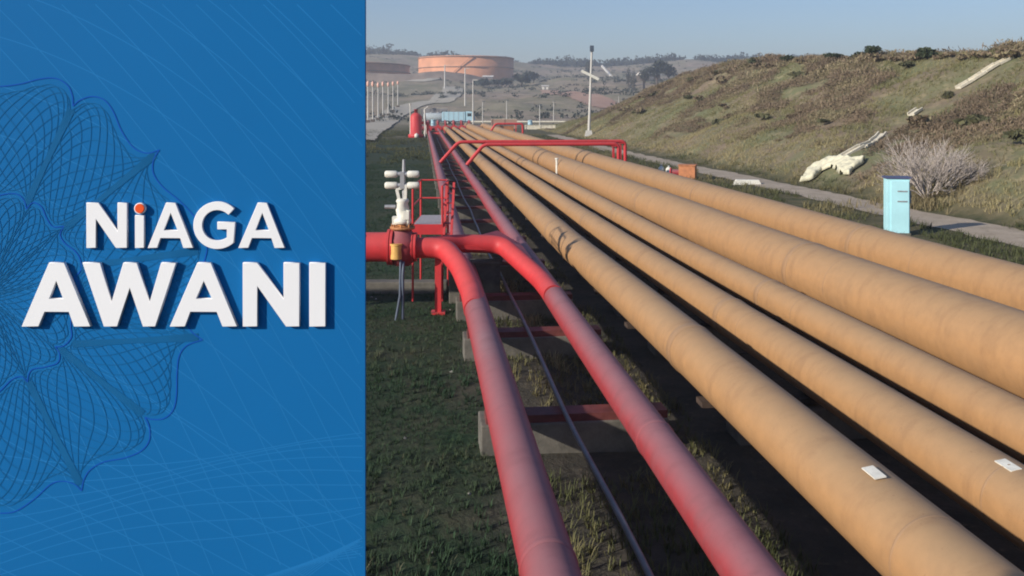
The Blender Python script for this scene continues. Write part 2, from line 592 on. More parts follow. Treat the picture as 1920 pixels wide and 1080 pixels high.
path = ribbon('path', [PL(s, l) for s, l in ((14, 22.6), (30, 22.5), (45, 22.2), (60, 22.0), (80, 21.6), (110, 21.8), (150, 23.0))],
              [3.0, 2.9, 2.7, 2.6, 2.4, 2.3, 2.4], M['track'], 0.03, 0.7, 5, 0.25)
tag(path, kind='structure')
road = ribbon('road', [hit(u, v) for u, v in ((640, 262), (686, 242), (722, 222), (760, 203))] + [hit(u, v, 280) for u, v in ((800, 193), (832, 186), (848, 174), (846, 163))],
              [9, 10, 10, 9, 9, 11, 12, 10], M['road'], 0.25, 4, 5, 0.1)
tag(road, kind='structure')
rp = [hit(u, v, 260) for u, v in ((1030, 170), (1070, 178), (1120, 192), (1160, 202), (1190, 207))]
tag(ribbon('earth_road', rp, [10, 14, 16, 18, 12], M['bare'], 0.35, 4, 5, 0.2), kind='structure')
rp = [hit(u, v, 200) for u, v in ((985, 246), (1040, 249), (1095, 252))]
tag(ribbon('side_road', rp, [7, 7, 6], M['road'], 0.15, 2, 5, 0.2), kind='structure')
rp = [hit(u, v, 400) for u, v in ((766, 152), (800, 151), (822, 147), (835, 140))]
tag(ribbon('bund_road', rp, [9, 9, 8, 7], M['road'], 0.4, 4, 4, 0.1), kind='structure')

# ---------------------------------------------------------------- haze
hz = MB()
hz.box((0, 730, 45), (3500, 1600, 98))
m = bpy.data.materials.new('haze_air')
m.use_nodes = True
m.node_tree.nodes.clear()
ho = m.node_tree.nodes.new('ShaderNodeOutputMaterial')
hv = m.node_tree.nodes.new('ShaderNodeVolumePrincipled')
hv.inputs['Color'].default_value = (0.83, 0.88, 0.97, 1)
hv.inputs['Density'].default_value = 0.00066
hv.inputs['Anisotropy'].default_value = 0.2
m.node_tree.links.new(hv.outputs[0], ho.inputs['Volume'])
HAZE = hz.build('haze', m)
tag(HAZE, kind='stuff')

# ---------------------------------------------------------------- pipelines
ZB = 0.60                        # height of the saddles on the sleepers
S_END = 166.0


def bend(s):
    return 0.012 * max(0.0, 24 - s)


def bf(L):
    return L / 6 + .3 if L > 3.5 else .2


def run(L, z, s0=3.0, s1=S_END, wob=0.0):
    ss = list(np.arange(s0, 40, 1.5)) + list(np.arange(40, s1, 4.0)) + [s1]
    return [PL(s, L + bend(s) * bf(L) + wob * math.sin(s * 0.11 + L), z + 0.012 * math.sin(s * 0.35 + L * 2)) for s in ss]


OCHRE = [  # L, radius, first joint, label
    (4.27, 0.405, 13.4, 'ochre oil pipeline nearest the red pipes, one white plate low on its top'),
    (5.78, 0.365, 15.6, 'second ochre pipeline from the red pipes, white plate near the frame corner'),
    (7.23, 0.355, 17.2, 'slim ochre pipeline just left of the two thick ones'),
    (8.68, 0.655, 18.4, 'thickest ochre pipeline, broad flank in view, fourth from the red pipes'),
    (11.83, 0.60, 21.6, 'outermost ochre pipeline beside the turquoise cabinet and dirt track'),
]
for (L, r, j0, lab) in OCHRE:
    z = ZB + r
    o = empty('oil_pipeline', PL(0, L, 0), 0, lab, 'pipeline', 'ochre oil pipelines side by side')
    inv = o.location.copy()
    mb = MB().tube([p - inv for p in run(L, z)], r, 40)
    mb.build('pipe_body', M['ochre'], o)
    s = j0 - 13
    while s < 150:
        if s > 3.5:
            c = PL(s, L + bend(s) * bf(L), z + 0.012 * math.sin(s * 0.35 + L * 2)) - inv
            d = PL(1, 0)
            bm_ = MB().tube([c - d * 0.11, c - d * 0.085, c + d * 0.085, c + d * 0.11], [r + 0.002, r + 0.013, r + 0.013, r + 0.002], 40, cap=False)
            bm_.build('joint_band', M['ochre_band'], o)
        s += 13.2
    for s in np.arange(4.1 + L * .7, 80, 6.6):
        c = PL(s, L + bend(s) * bf(L), z + 0.012 * math.sin(s * 0.35 + L * 2)) - inv
        d = PL(1, 0)
        MB().tube([c - d * .018, c - d * .008, c + d * .008, c + d * .018], [r + .0005, r + .005, r + .005, r + .0005], 40, cap=False).build('weld_seam', M['ochre_band'], o)
    if j0 < 16:
        c = PL(7.95 if j0 < 14 else 8.15, L + bend(9) * bf(L), z) - inv
        q = Matrix.Rotation(HEAD * -1, 3, 'Z') @ Matrix.Rotation(-0.15, 3, 'Y')
        ax = Vector((DY, -DX, 0))
        pb = MB().box(c + Vector((ax.x * -0.05, ax.y * -0.05, r + 0.004)), (0.12, 0.25, 0.012), q)
        pb.build('marker_plate', M['white'], o)

RED = [(1.09, 0.262, 'faded red pipe at the left edge of the pipeline row', ), (2.86, 0.243, 'faded red pipe next to the first ochre pipeline')]
for (L, r, lab) in RED:
    z = ZB + r
    o = empty('red_pipeline', PL(0, L, 0), 0, lab, 'pipeline', 'red pipelines')
    inv = o.location.copy()
    MB().tube([p - inv for p in run(L, z, s1=156)], r, 32).build('pipe_body', M['red_old'], o)
    for s in ((7.6, 32, 58) if L < 2 else (10.4, 36, 64)):
        c = PL(s, L + bend(s) * bf(L), z + 0.012 * math.sin(s * 0.35 + L * 2)) - inv
        d = PL(1, 0)
        MB().tube([c - d * 0.05, c - d * 0.03, c + d * 0.03, c + d * 0.05], [r + 0.001, r + 0.009, r + 0.009, r + 0.001], 32, cap=False).build('weld_band', M['red_old'], o)

pts = [PL(s, 1.98 + bend(s) * .6 + 0.03 * math.sin(s * 0.4) + 0.012 * math.sin(s * 0.9), ZB + 0.05 - 0.02 * abs(math.sin(s * 0.7))) for s in np.arange(4, 120, 0.8)]
tag(MB().tube(pts, 0.036, 10).build('conduit', M['conduit']), 'thin dark conduit running between the two red pipes', 'conduit')

# concrete sleepers, each a thing: red-pipe beam, ochre beam, red saddle plates
sleeper_s = [6.6, 12.45, 17.0, 20.2] + [24.6 + 4.5 * k for k in range(30)]
proto = None
for i, s in enumerate(sleeper_s):
    if proto is None:
        proto = empty('pipe_sleeper', (0, 0, 0), -math.atan2(DX, DY))
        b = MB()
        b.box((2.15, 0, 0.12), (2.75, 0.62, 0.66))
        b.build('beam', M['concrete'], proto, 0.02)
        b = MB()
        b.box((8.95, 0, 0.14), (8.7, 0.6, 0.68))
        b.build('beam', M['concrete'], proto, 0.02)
        MB().box((2.18, -0.10, 0.50), (2.66, 0.34, 0.12)).build('steel_channel', M['dark_red'], proto)
        for (L, r) in [(1.09, 0.262), (2.86, 0.243)] + [(a[0], a[1]) for a in OCHRE]:
            sd = MB()
            sd.box((L, 0, 0.56), (r * 0.95, 0.28, 0.08))
            sd.build('saddle', M['dark_red'] if L < 4 else M['rust'], proto)
        o = proto
    else:
        o = copy_tree(proto)
    p = PL(s, bend(s) * 0.4)
    o.location = (p.x, p.y, 0)
    labs = {1: 'concrete sleeper crossing under the pipes nearest the bottom edge', 2: 'concrete sleeper just in front of the red branch elbows',
            3: 'concrete sleeper right beneath the red branch elbows'}
    tag(o, labs.get(i, 'concrete sleeper under the pipelines, one of the long receding row'), 'sleeper', 'concrete sleepers carrying the pipelines')

# ---------------------------------------------------------------- red header, branches, valve, platform
HY, HZ_ = 20.5, 1.63
o = empty('header_pipe', (-3, HY, 0), 0, 'bright red header pipe coming from the left and forking onto both red pipes', 'pipe')
inv = o.location.copy()
R1j = PL(17.6, 1.09, 0.87); R2j = PL(18.9, 2.86, 0.86)
MB().tube([Vector((-9.5, HY, HZ_)) - inv, Vector((-2.92, HY, HZ_)) - inv], 0.35, 32).build('header_body', M['red'], o)
f = MB()
for x in (-2.95, -2.87, -2.40, -2.32):
    f.tube([Vector((x - 0.03, HY, HZ_)) - inv, Vector((x + 0.03, HY, HZ_)) - inv], 0.43 if x < -2.6 else 0.35, 28)
    
f.build('flange', M['red'], o)
b1 = fillet([(-2.35, HY, HZ_ - .02), (-1.62, HY, HZ_ - .02), (-1.17, 19.55, 1.32), PL(18.3, 1.07, 0.98), PL(17.2, 1.07, 0.90)], 0.32, 8)
MB().tube([p - inv for p in b1], 0.245, 28).build('branch', M['red'], o)
b2 = fillet([(-2.05, HY + 0.1, HZ_), (-1.25, HY + .75, 1.60), (-0.25, HY + .85, 1.55), PL(19.6, 2.72, 1.0), PL(18.4, 2.84, 0.89)], 0.30, 8)
MB().tube([p - inv for p in b2], 0.225, 28).build('branch', M['red'], o)
g = MB()
tri = [Vector((-1.35, 20.95, 1.60)), Vector((-.9, 22.4, 1.62)), Vector((-.40, 24.0, 1.52)), PL(23.3, 2.70, 1.22), PL(21.2, 2.74, 1.20), Vector((-.30, 21.2, 1.52))]
n_ = len(tri)
g.add([q - inv for q in tri] + [q - inv - Vector((0, 0, .10)) for q in tri], [tuple(range(n_ - 1, -1, -1)), tuple(range(n_, 2 * n_))] + [(k, (k + 1) % n_, n_ + (k + 1) % n_, n_ + k) for k in range(n_)])
g.build('saddle_plate', M['red'], o)
for x, y in ((-1.78, HY + .1), (-5.6, HY)):
    p_ = MB()
    p_.box(Vector((x, y, 0.68)) - inv, (0.15, 0.15, 1.36))
    p_.box(Vector((x, y, 0.03)) - inv, (0.34, 0.34, 0.06))
    p_.build('support_post', M['red'], o)
MB().tube([Vector((-3.55, HY - .20, HZ_ + .285)) - inv, Vector((-3.55, HY - .215, HZ_ + .305)) - inv], 0.06, 14).build('marker_disc', M['white'], o)

o = empty('valve', (-2.63, HY, 0), 0, 'tall white actuated valve on the red header with four stubby white cylinders', 'valve')
MB().lathe([(0.0, HZ_ - .45), (0.2, HZ_ - .43), (0.38, HZ_ - .2), (0.42, HZ_), (0.38, HZ_ + .2), (0.24, HZ_ + .36), (0.2, HZ_ + .46), (0.0, HZ_ + .47)], n=24).build('valve_body', M['red_old'], o)
b = MB()
b.tube([(-0.10, -.36, HZ_ - .22), (-0.10, -.36, HZ_ + .10)], 0.135, 18)
b.tube([(-0.10, -.36, HZ_ + .10), (-0.10, -.36, HZ_ + .14)], 0.15, 18)
b.build('bonnet', M['gold'], o)
b = MB()
for k in range(8):
    a = k * math.pi / 4
    b.tube([(0.25 * math.cos(a), 0.25 * math.sin(a), HZ_ + .42), (0.25 * math.cos(a), 0.25 * math.sin(a), HZ_ + .56)], 0.025, 8)
b.lathe([(0, HZ_ + .44), (0.3, HZ_ + .44), (0.3, HZ_ + .49), (0.14, HZ_ + .50), (0.12, HZ_ + .62)], n=24)
b.build('yoke_flange', M['brass'], o)
b = MB()
b.lathe([(0.12, HZ_ + .55), (0.21, HZ_ + .58), (0.21, HZ_ + .66), (0.13, HZ_ + .72), (0.165, HZ_ + .9), (0.13, HZ_ + 1.05), (0.16, HZ_ + 1.1), (0.13, HZ_ + 1.16), (0.0, HZ_ + 1.17)], n=20)
b.box((0.11, -.12, HZ_ + .78), (0.13, 0.16, 0.2))
b.box((-0.16, .02, HZ_ + .64), (0.16, 0.22, 0.18))
b.tube([(0.13, -.1, HZ_ + .55), (0.16, -.13, HZ_ + .62), (0.16, -.13, HZ_ + .9)], 0.05, 10)
b.build('gearbox', M['white'], o)
b = MB()
b.bar((-.07, -.04, HZ_ + 1.12), (-.13, -.04, HZ_ + 1.38), 0.07)
b.bar((.07, -.04, HZ_ + 1.12), (.08, -.04, HZ_ + 1.5), 0.07)
b.bar((-.15, -.04, HZ_ + 1.38), (0.1, -.04, HZ_ + 1.46), 0.06)
b.build('yoke', M['white'], o)
b = MB()
b.tube([(-.42, -.05, HZ_ + 0.97), (-.16, -.05, HZ_ + 0.97)], 0.05, 12)
b.build('handle', M['steel'], o)
MB().tube([(0.03, 0, HZ_ + 1.1), (0.03, 0, HZ_ + 1.9), (0.03, 0, HZ_ + 2.1)], [0.045, 0.04, 0.03], 10).build('stem', M['steel'], o)
for zz in (1.48, 1.75):
    for x0, x1 in ((-.42, -.12), (.12, .40)):
        c = MB()
        e = 0.01
        c.tube([(x0, -.02, HZ_ + zz), (x0 + .03, -.02, HZ_ + zz), (x1 - .03, -.02, HZ_ + zz), (x1, -.02, HZ_ + zz)], [0.062, 0.084, 0.084, 0.062], 18)
        c.build('cylinder', M['white'], o)
c = MB()
for zz in (1.48, 1.75):
    c.tube([(-.13, -.02, HZ_ + zz), (.13, -.02, HZ_ + zz)], 0.055, 12)
c.box((0.0, -.02, HZ_ + 1.61), (0.10, 0.12, 0.40))
c.build('manifold_block', M['steel'], o)
c = MB()
c.tube([(.06, -.42, 0), (.06, -.42, 1.0), (.06, -.30, HZ_ - .3)], 0.035, 10)
c.tube([(-.10, -.5, -.03), (.0, -.46, .55), (.0, -.34, HZ_ - .25)], 0.03, 10)
c.build('drain_pipe', M['blue_steel'], o)

o = empty('access_platform', (-2.17, 22.2, 0), 0, 'small red stile platform with handrails behind the red header', 'platform')
DZ = 1.95
d = MB()
d.box((0, 0.70, DZ), (0.72, 1.95, 0.04))
d.build('deck', M['grey_deck'], o)
d = MB()
d.box((0, -.29, DZ - .10), (0.8, 0.03, 0.26)); d.box((0, 1.69, DZ - .1), (0.8, 0.03, 0.2))
for sx in (-.385, .385): d.box((sx, .70, DZ - .1), (0.03, 1.95, 0.2))
d.build('fascia', M['red'], o)
for sx in (-.38, .38):
    for sy in (-.26, 1.66):
        MB().tube([(sx, sy, 0), (sx, sy, DZ + 1.0)], 0.028, 10).build('post', M['red'], o)
    MB().tube([(sx, -.26, DZ + 1.0), (sx, 1.66, DZ + 1.0)], 0.024, 10).build('handrail', M['red'], o)
    MB().tube([(sx, -.26, DZ + .5), (sx, 1.66, DZ + .5)], 0.02, 8).build('handrail', M['red'], o)
for zz in (1.0, .5):
    MB().tube([(-.38, 1.66, DZ + zz), (.38, 1.66, DZ + zz)], 0.022, 8).build('handrail', M['red'], o)
for sx in (.43, .62):
    d = MB()
    d.bar((sx, .62, DZ + 1.0), (sx, -.40, DZ - .25), 0.06, 0.10)
    d.build('stringer', M['red'], o)
d = MB()
for k in range(5):
    d.box((.525, .50 - k * .2, DZ + .75 - k * .24), (.15, .16, .025))
d.build('tread', M['red_old'], o)

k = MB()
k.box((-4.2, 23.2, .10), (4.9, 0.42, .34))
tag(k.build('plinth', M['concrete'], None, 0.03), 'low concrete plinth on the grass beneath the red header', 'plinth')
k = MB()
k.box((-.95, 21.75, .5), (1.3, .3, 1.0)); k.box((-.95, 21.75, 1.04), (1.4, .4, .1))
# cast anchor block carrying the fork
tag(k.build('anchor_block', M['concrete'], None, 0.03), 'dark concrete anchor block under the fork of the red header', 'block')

# crossover pipes over the ochre pipelines
def crossover(name, S, Lbase, Ltop, Lend, zt, r, lab, legs):
    o = empty(name, PL(S, Lbase, 0), 0, lab, 'pipe', 'red pipes crossing above the pipelines')
    iv = o.location.copy()
    pts = fillet([PL(S, Lbase, .95), PL(S, Lbase + .1, 1.1), PL(S, Ltop, zt), PL(S, Lend, zt), PL(S, Lend + .02, -.1)], .35, 6)
    MB().tube([p - iv for p in pts], r, 20).build('pipe_body', M['red'], o)
    for l in legs:
        m_ = MB()
        m_.box(PL(S, l, zt / 2 - .15) - iv, (.14, .14, zt - r), Matrix.Rotation(-HEAD, 3, 'Z'))
        m_.box(PL(S, l, .03) - iv, (.4, .4, .08))
        m_.build('leg', M['red'], o)
        MB().box(PL(S, l, zt - r - .03) - iv, (.3, .35, .06), Matrix.Rotation(-HEAD, 3, 'Z')).build('cradle', M['red'], o)


crossover('crossover_pipe', 58.0, 2.95, 4.15, 13.5, 2.42, .125, 'nearer red crossover pipe rising from the right red pipe over the ochre pipelines', (13.15,))
crossover('crossover_pipe', 60.6, 1.2, 2.55, 14.6, 2.50, .125, 'farther red crossover pipe rising from the left red pipe over the ochre pipelines', (14.25,))
crossover('crossover_pipe', 124, 9.6, 10.6, 14.6, 2.5, .15, 'red crossover pipe near the far end of the pipelines', (13.6,))
pz = MB()
pz.tube([PL(50.5, 8.0, 0), PL(50.5, 8.0, 1.85)], .07, 12)
pz.tube([PL(50.5, 8.0, 1.85), PL(50.5, 8.0, 1.93)], .11, 12)
tag(pz.build('marker_post', M['white']), 'short white post standing between ochre pipelines by the red crossover', 'post')

# far manifold across the pipe ends
o = empty('manifold', PL(160, 4, 0), 0, 'long red manifold lying across the far ends of the pipelines', 'manifold')
iv = o.location.copy()
MB().tube([PL(158, -1.2, 1.05) - iv, PL(158, 10.5, 1.05) - iv], .45, 20).build('manifold_body', M['red_old'], o)
for L in (1.09, 2.86, 4.27, 5.78, 7.23, 8.68):
    MB().tube([PL(156.8, L, 1.0) - iv, PL(157, L, 1.0) - iv], .62, 18).build('flange', M['red'], o)
    MB().tube(fillet([PL(158, L, 1.2) - iv, PL(158, L, 2.3) - iv, PL(161, L, 2.3) - iv, PL(161, L, 0) - iv], .5), .22, 12).build('riser', M['red_old'], o)
o = empty('pit_wall', PL(160, 15, 0), 0, 'low rust brown wall behind the pipe ends on the right', 'wall')
o['kind'] = 'thing'
iv = o.location.copy()
MB().box(PL(168, 13.2, .6) - iv, (9.5, .5, 1.3), Matrix.Rotation(-HEAD, 3, 'Z')).build('wall_body', M['orange'], o, .03)
MB().box(PL(168, 13.2, 1.3) - iv, (9.7, .7, .1), Matrix.Rotation(-HEAD, 3, 'Z')).build('coping', M['roof'], o)

# red valve station at the far left
p = at(780, 258, 138)
o = empty('pump_vessel', (p.x, p.y, 0), 0, 'red upright vessel with pipework at the far end of the red pipes', 'vessel')
MB().lathe([(0, 0), (1.25, 0), (1.25, .5), (.95, .6), (.95, 3.3), (.75, 3.75), (.35, 4.0), (0, 4.05)], n=24).build('vessel_body', M['red'], o)
MB().lathe([(0, 4.0), (.28, 4.0), (.28, 4.5), (.4, 4.5), (.4, 4.6), (0, 4.6)], (0, 0, 0), 16).build('nozzle', M['red_old'], o)
MB().tube(fillet([(0.9, 0, 2.4), (1.9, 0, 2.4), (1.9, 0, .6), (4, 0, .6)], .4), .25, 14).build('outlet', M['red'], o)
MB().tube([(1.5, -.4, 0), (1.45, -.4, 4.6), (2.0, -.4, 5.0)], .12, 10).build('vent_pipe', M['pole'], o)
MB().tube([(2.0, .4, 0), (1.3, .4, 4.4)], .12, 10).build('vent_pipe', M['pole'], o)
MB().tube([(-.9, -.3, 0), (-.9, -.3, 5.1), (-.9, -.3, 5.5)], [.08, .08, .22], 10).build('lamp', M['white'], o)
MB().lathe([(0, 0), (.35, 0), (.35, .5), (0, .75)], (.25, -1.35, .05), 14).build('hydrant', M['white'], o)
p = at(800, 250, 150)
tag(MB().lathe([(0, 0), (.55, 0), (.45, .8), (.25, 1.7), (.12, 2.4), (0, 2.45)], (p.x, p.y, 0), 16).build('marker_post', M['white']), 'white tapered marker post beside the red vessel', 'post')

# ---------------------------------------------------------------- right side: cabinet, boxes, tarpaulin, chutes
p = hit(1681, 440)
o = empty('electrical_cabinet', (p.x, p.y, p.z - .05), math.radians(-9), 'pale turquoise electrical cabinet standing beside the outermost ochre pipeline', 'cabinet')
CH = 2.18
MB().box((0, 0, CH / 2 + .06), (.84, .48, CH)).build('cabinet_body', M['cyan'], o, .012)
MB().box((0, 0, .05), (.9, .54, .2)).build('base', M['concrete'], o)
MB().box((.06, -.255, CH / 2 + .06), (.66, .025, CH - .16)).build('door', M['cyan'], o, .006)
MB().box((0, 0, CH + .105), (.94, .58, .07)).build('cap', M['navy'], o)
for zz in (CH * .81, CH * .63):
    MB().box((.14, -.275, zz), (.36, .02, .05)).build('vent_slot', M['steel'], o)
MB().bar((.45, -.18, CH * .82), (.45, -.18, CH * .60), .05).build('handle', M['dark_lamp'], o)

p = hit(1284, 336)
o = empty('valve_box', (p.x, p.y, p.z), math.radians(-20), 'rusty orange steel box at the edge of the dirt track', 'box')
MB().box((.2, 0, .45), (1.1, .9, 1.0)).build('box_body', M['orange'], o, .02)
MB().box((.2, 0, .98), (1.2, 1.0, .07)).build('lid', M['orange'], o)
MB().tube([(-.9, -.1, .45), (-.36, -.1, .45)], .22, 16).build('stub_pipe', M['red_old'], o)
MB().tube([(-.98, -.1, .45), (-.9, -.1, .45)], .32, 16).build('flange', M['red'], o)
for (u, v, lab) in ((1240, 326, 'white plastic canister left of its twin beside the outer pipeline'), (1254, 328, 'white plastic canister nearer the rusty orange box')):
    p = hit(u, v)
    o = empty('canister', (p.x, p.y, p.z), .4, lab, 'canister', 'white canisters by the track')
    MB().lathe([(0, 0), (.2, 0), (.22, .06), (.22, .44), (.12, .55), (.07, .56), (.07, .62), (0, .62)], n=16).build('canister_body', M['white'], o)
    MB().lathe([(0, .62), (.09, .62), (.09, .68), (0, .68)], n=12).build('cap', M['steel'], o)
p = hit(1401, 346)
o = empty('barrier', (p.x, p.y, p.z), math.radians(-8), 'low white concrete barrier lying beside the dirt track', 'barrier')
MB().box((0, 0, .14), (1.8, .42, .34), None, .8).build('barrier_body', M['white'], o, .02)

# pale crumpled tarpaulin at the foot of the bank: outline on the slope, folded
outl = [(1500, 345), (1513, 327), (1530, 314), (1552, 303), (1580, 303), (1600, 305), (1622, 303), (1616, 312), (1598, 323), (1592, 332), (1574, 331), (1566, 322), (1556, 318), (1540, 325), (1524, 340)]
P = [hit(u, v) for u, v in outl]
bm = bmesh.new()
vs = [bm.verts.new((q.x, q.y, 0)) for q in P]
bm.faces.new(vs)
bmesh.ops.triangulate(bm, faces=bm.faces[:])
for _ in range(4):
    bmesh.ops.subdivide_edges(bm, edges=bm.edges[:], cuts=1, use_grid_fill=True)
bm.verts.ensure_lookup_table()
for v in bm.verts:
    x, y = v.co.x, v.co.y
    edge = 0.0 if v.is_boundary else 1.0
    v.co.z = float(ground_z(x, y)) + 0.14 + edge * (0.16 * float(vnoise(x * 2.3 + y, y * 1.7, 1.0)) + 0.20 * float(vnoise(x + y * .3, y, .42)) + .12 * float(vnoise(x, y, .19)))
me = bpy.data.meshes.new('tarpaulin')
dead = [f for f in bm.faces if any(v.is_boundary for v in f.verts) and vnoise(f.calc_center_median().x * 3, f.calc_center_median().y * 3, 1.0) > .52]
bmesh.ops.delete(bm, geom=dead, context='FACES')
bm.to_mesh(me); bm.free()
me.materials.append(M['tarp'])
for pl in me.polygons: pl.use_smooth = True
o = link(bpy.data.objects.new('tarpaulin', me))
sm = o.modifiers.new('thick', 'SOLIDIFY'); sm.thickness = .05; sm.offset = -1
tag(o, 'crumpled pale cream tarpaulin spread at the foot of the bank', 'tarpaulin')


def chute(name, pix, w, lab, broken=0.0, mat='chute', h=.18):
    P = [hit(*q) for q in pix]
    o = empty(name, P[0], 0, lab, 'drain chute')
    total = []
    for a, b in zip(P[:-1], P[1:]):
        n = max(1, int((b - a).length / 1.1))
        total += [(a.lerp(b, k / n), a.lerp(b, (k + .93) / n)) for k in range(n)]
    for a, b in total:
        if random.random() < broken: continue
        a = Vector((a.x, a.y, float(ground_z(a.x, a.y)) + .08)); b = Vector((b.x, b.y, float(ground_z(b.x, b.y)) + .08))
        m_ = MB()
        rel = P[0]
        sd = (b - a).cross(Vector((0, 0, 1))).normalized() * (w / 2)
        j = Vector((0, 0, random.uniform(-.04, .06) * (1 + 2 * broken)))
        m_.bar(a - rel + j, b - rel + j, w, .08)
        m_.bar(a - rel + sd + j + Vector((0, 0, .1)), b - rel + sd + j + Vector((0, 0, .1)), .09, h)
        m_.bar(a - rel - sd + j + Vector((0, 0, .1)), b - rel - sd + j + Vector((0, 0, .1)), .09, h)
        m_.build('chute_segment', M[mat], o)
    return o


chute('drain_chute', [(1796, 168), (1845, 139), (1896, 110)], .62, 'long intact pale concrete chute high on the right of the bank')
chute('drain_chute', [(1575, 302), (1618, 278), (1655, 252)], .5, 'broken pale chute leading up the bank from the tarpaulin', .12)
chute('drain_chute', [(1690, 232), (1725, 208), (1755, 196)], .5, 'overgrown upper remnant of the broken pale chute', .3)

# ---------------------------------------------------------------- mast, poles, far structures
p = hit(1104, 255)
o = empty('floodlight_mast', (p.x, p.y, p.z), 0, 'tall white floodlight mast at the end of the bank', 'mast')
hh = p.y * 160 / FPX
lean = .035 * hh
MB().tube([(0, 0, 0), (lean * .5, 0, hh * .5), (lean, 0, hh)], [.24, .19, .15], 14).build('pole', M['pole'], o)
MB().box((0, 0, .4), (1.2, 1.0, .9), None, .7).build('base', M['pole'], o)
for (u0, v0, u1, v1) in ((1090, 133, 1122, 149),):
    k_ = p.y / FPX
    zc = lambda v: CAM_H - k_ * (v - HOR) - p.z
    MB().bar(((u0 - 1104) * k_, -.3, zc(v0)), ((u1 - 1104) * k_, -.3, zc(v1)), .34, .42).build('cross_arm', M['white'], o)
MB().box((lean, -.1, hh + .3), (.6, .5, .95)).build('lamp_head', M['dark_lamp'], o, .05)
for (u, v, Y, hpx, k) in ((690, 226, 242, 80, 0), (699, 224, 252, 78, 1), (709, 222, 262, 72, 2), (718, 219, 275, 68, 3), (728, 217, 288, 64, 4), (737, 214, 300, 58, 5), (746, 211, 315, 50, 6)):
    x = (u - 960) / FPX * Y
    z = float(ground_z(x, Y))
    if k == 0:
        pr = empty('yard_pole', (0, 0, 0))
        MB().tube([(0, 0, -.5), (0, 0, 9.2)], [.22, .17], 12).build('pole', M['pole'], pr)
        MB().lathe([(0, 0), (.3, 0), (.42, .5), (.38, 1.1), (.15, 1.4), (0, 1.4)], (0, 0, 9.2), 14).build('cap', M['pole_cap'], pr)
        MB().box((0, 0, .3), (1.1, 1.1, 1.2)).build('base', M['bark_dark'], pr)
        q = pr
    else:
        q = copy_tree(pr)
    q.location = (x, Y, z)
    q.scale = (1, 1, hpx * Y / FPX / 10.6)
    tag(q, ('leftmost pale capped pole by the far left road, half at the billboard edge', 'second pale capped pole from the billboard in the row by the far road', 'third pale capped pole from the billboard in the row by the far road', 'middle pale capped pole of the seven by the far road', 'third last of the pale capped poles towards the red vessel', 'next to last pale capped pole towards the red vessel', 'shortest and farthest pale capped pole of the row')[k], 'pole', 'row of pale capped poles')
for (u, v0, v1, Y, lab) in ((887, 240, 150, 165, 'slim grey pole rising behind the pipe ends beside the pale blue truck'), (872, 215, 128, 330, 'slim grey pole on the slope below the large tank'),
                            (834, 165, 122, 480, 'thin pole at the bend of the climbing road')):
    x = (u - 960) / FPX * Y
    z = float(ground_z(x, Y))
    zt = CAM_H - Y * (v1 - HOR) / FPX
    o = empty('lamp_pole', (x, Y, z), 0, lab, 'pole')
    MB().tube([(0, 0, 0), (0, 0, zt - z)], [.16 * Y / 165, .10 * Y / 165], 10).build('pole', M['pole'], o)
    MB().box((0.4 * Y / 165, 0, zt - z), (1.0 * Y / 165, .3, .18)).build('lamp_head', M['pole'], o)

def tank(u0, u1, vt, Y, zb, lab):
    cx = ((u0 + u1) / 2 - 960) / FPX * Y
    R = (u1 - u0) / 2 / FPX * Y
    H = CAM_H + Y * (HOR - vt) / FPX - zb
    o = empty('storage_tank', (cx, Y, zb - 1), 0, lab, 'tank', 'salmon painted oil tanks')
    MB().lathe([(R, 0), (R, H + 1), (R - .4, H + 1), (R - .4, H - 1.5), (0, H - 1.2)], n=72).build('shell', M['tank'], o)
    for zz in (H * .62, H + .5):
        MB().lathe([(R, zz - .3), (R + .7, zz - .3), (R + .7, zz + .15), (R, zz + .15)], n=72).build('girder', M['tank_rim'], o)
    st = MB()
    pts = []
    for k in range(21):
        a = math.radians(-112 + k * 1.6)
        pts.append(((R + .9) * math.cos(a), (R + .9) * math.sin(a), 1 + (H - .5) * k / 20))
    for a_, b_ in zip(pts[:-1], pts[1:]): st.bar(a_, b_, .5, .3)
    st.build('stair', M['tank_rim'], o)
    return o


tank(785, 963, 109, 636, 23.4, 'largest salmon oil tank, standing whole on the hill')
tank(465, 767, 122, 590, 22.0, 'salmon oil tank cut off by the blue billboard')

# bund: low earth wall in front of the tanks
V = []; F = []
xs = np.linspace(-175, -2, 90)
for i, x in enumerate(xs):
    yb = 545 + 8 * math.sin(x * .03)
    z0 = float(ground_z(x, yb)) - 1.5
    hgt = 5.2 + 1.2 * float(vnoise(x, 0, 9)) * (1 if x < -8 else .3)
    for (dy, dz) in ((-9, 0), (-1.6, hgt), (1.6, hgt), (9, 0)):
        V.append((x, yb + dy, z0 + dz))
n = 4
F = [(i * n + k, i * n + k + 1, (i + 1) * n + k + 1, (i + 1) * n + k) for i in range(len(xs) - 1) for k in range(3)]
M['bund'] = simple('bund_earth', (0.20, 0.155, 0.125), .95, .35, .15)
tag(np_mesh('earth_bund', V, [f[::-1] for f in F], M['bund']), kind='structure')

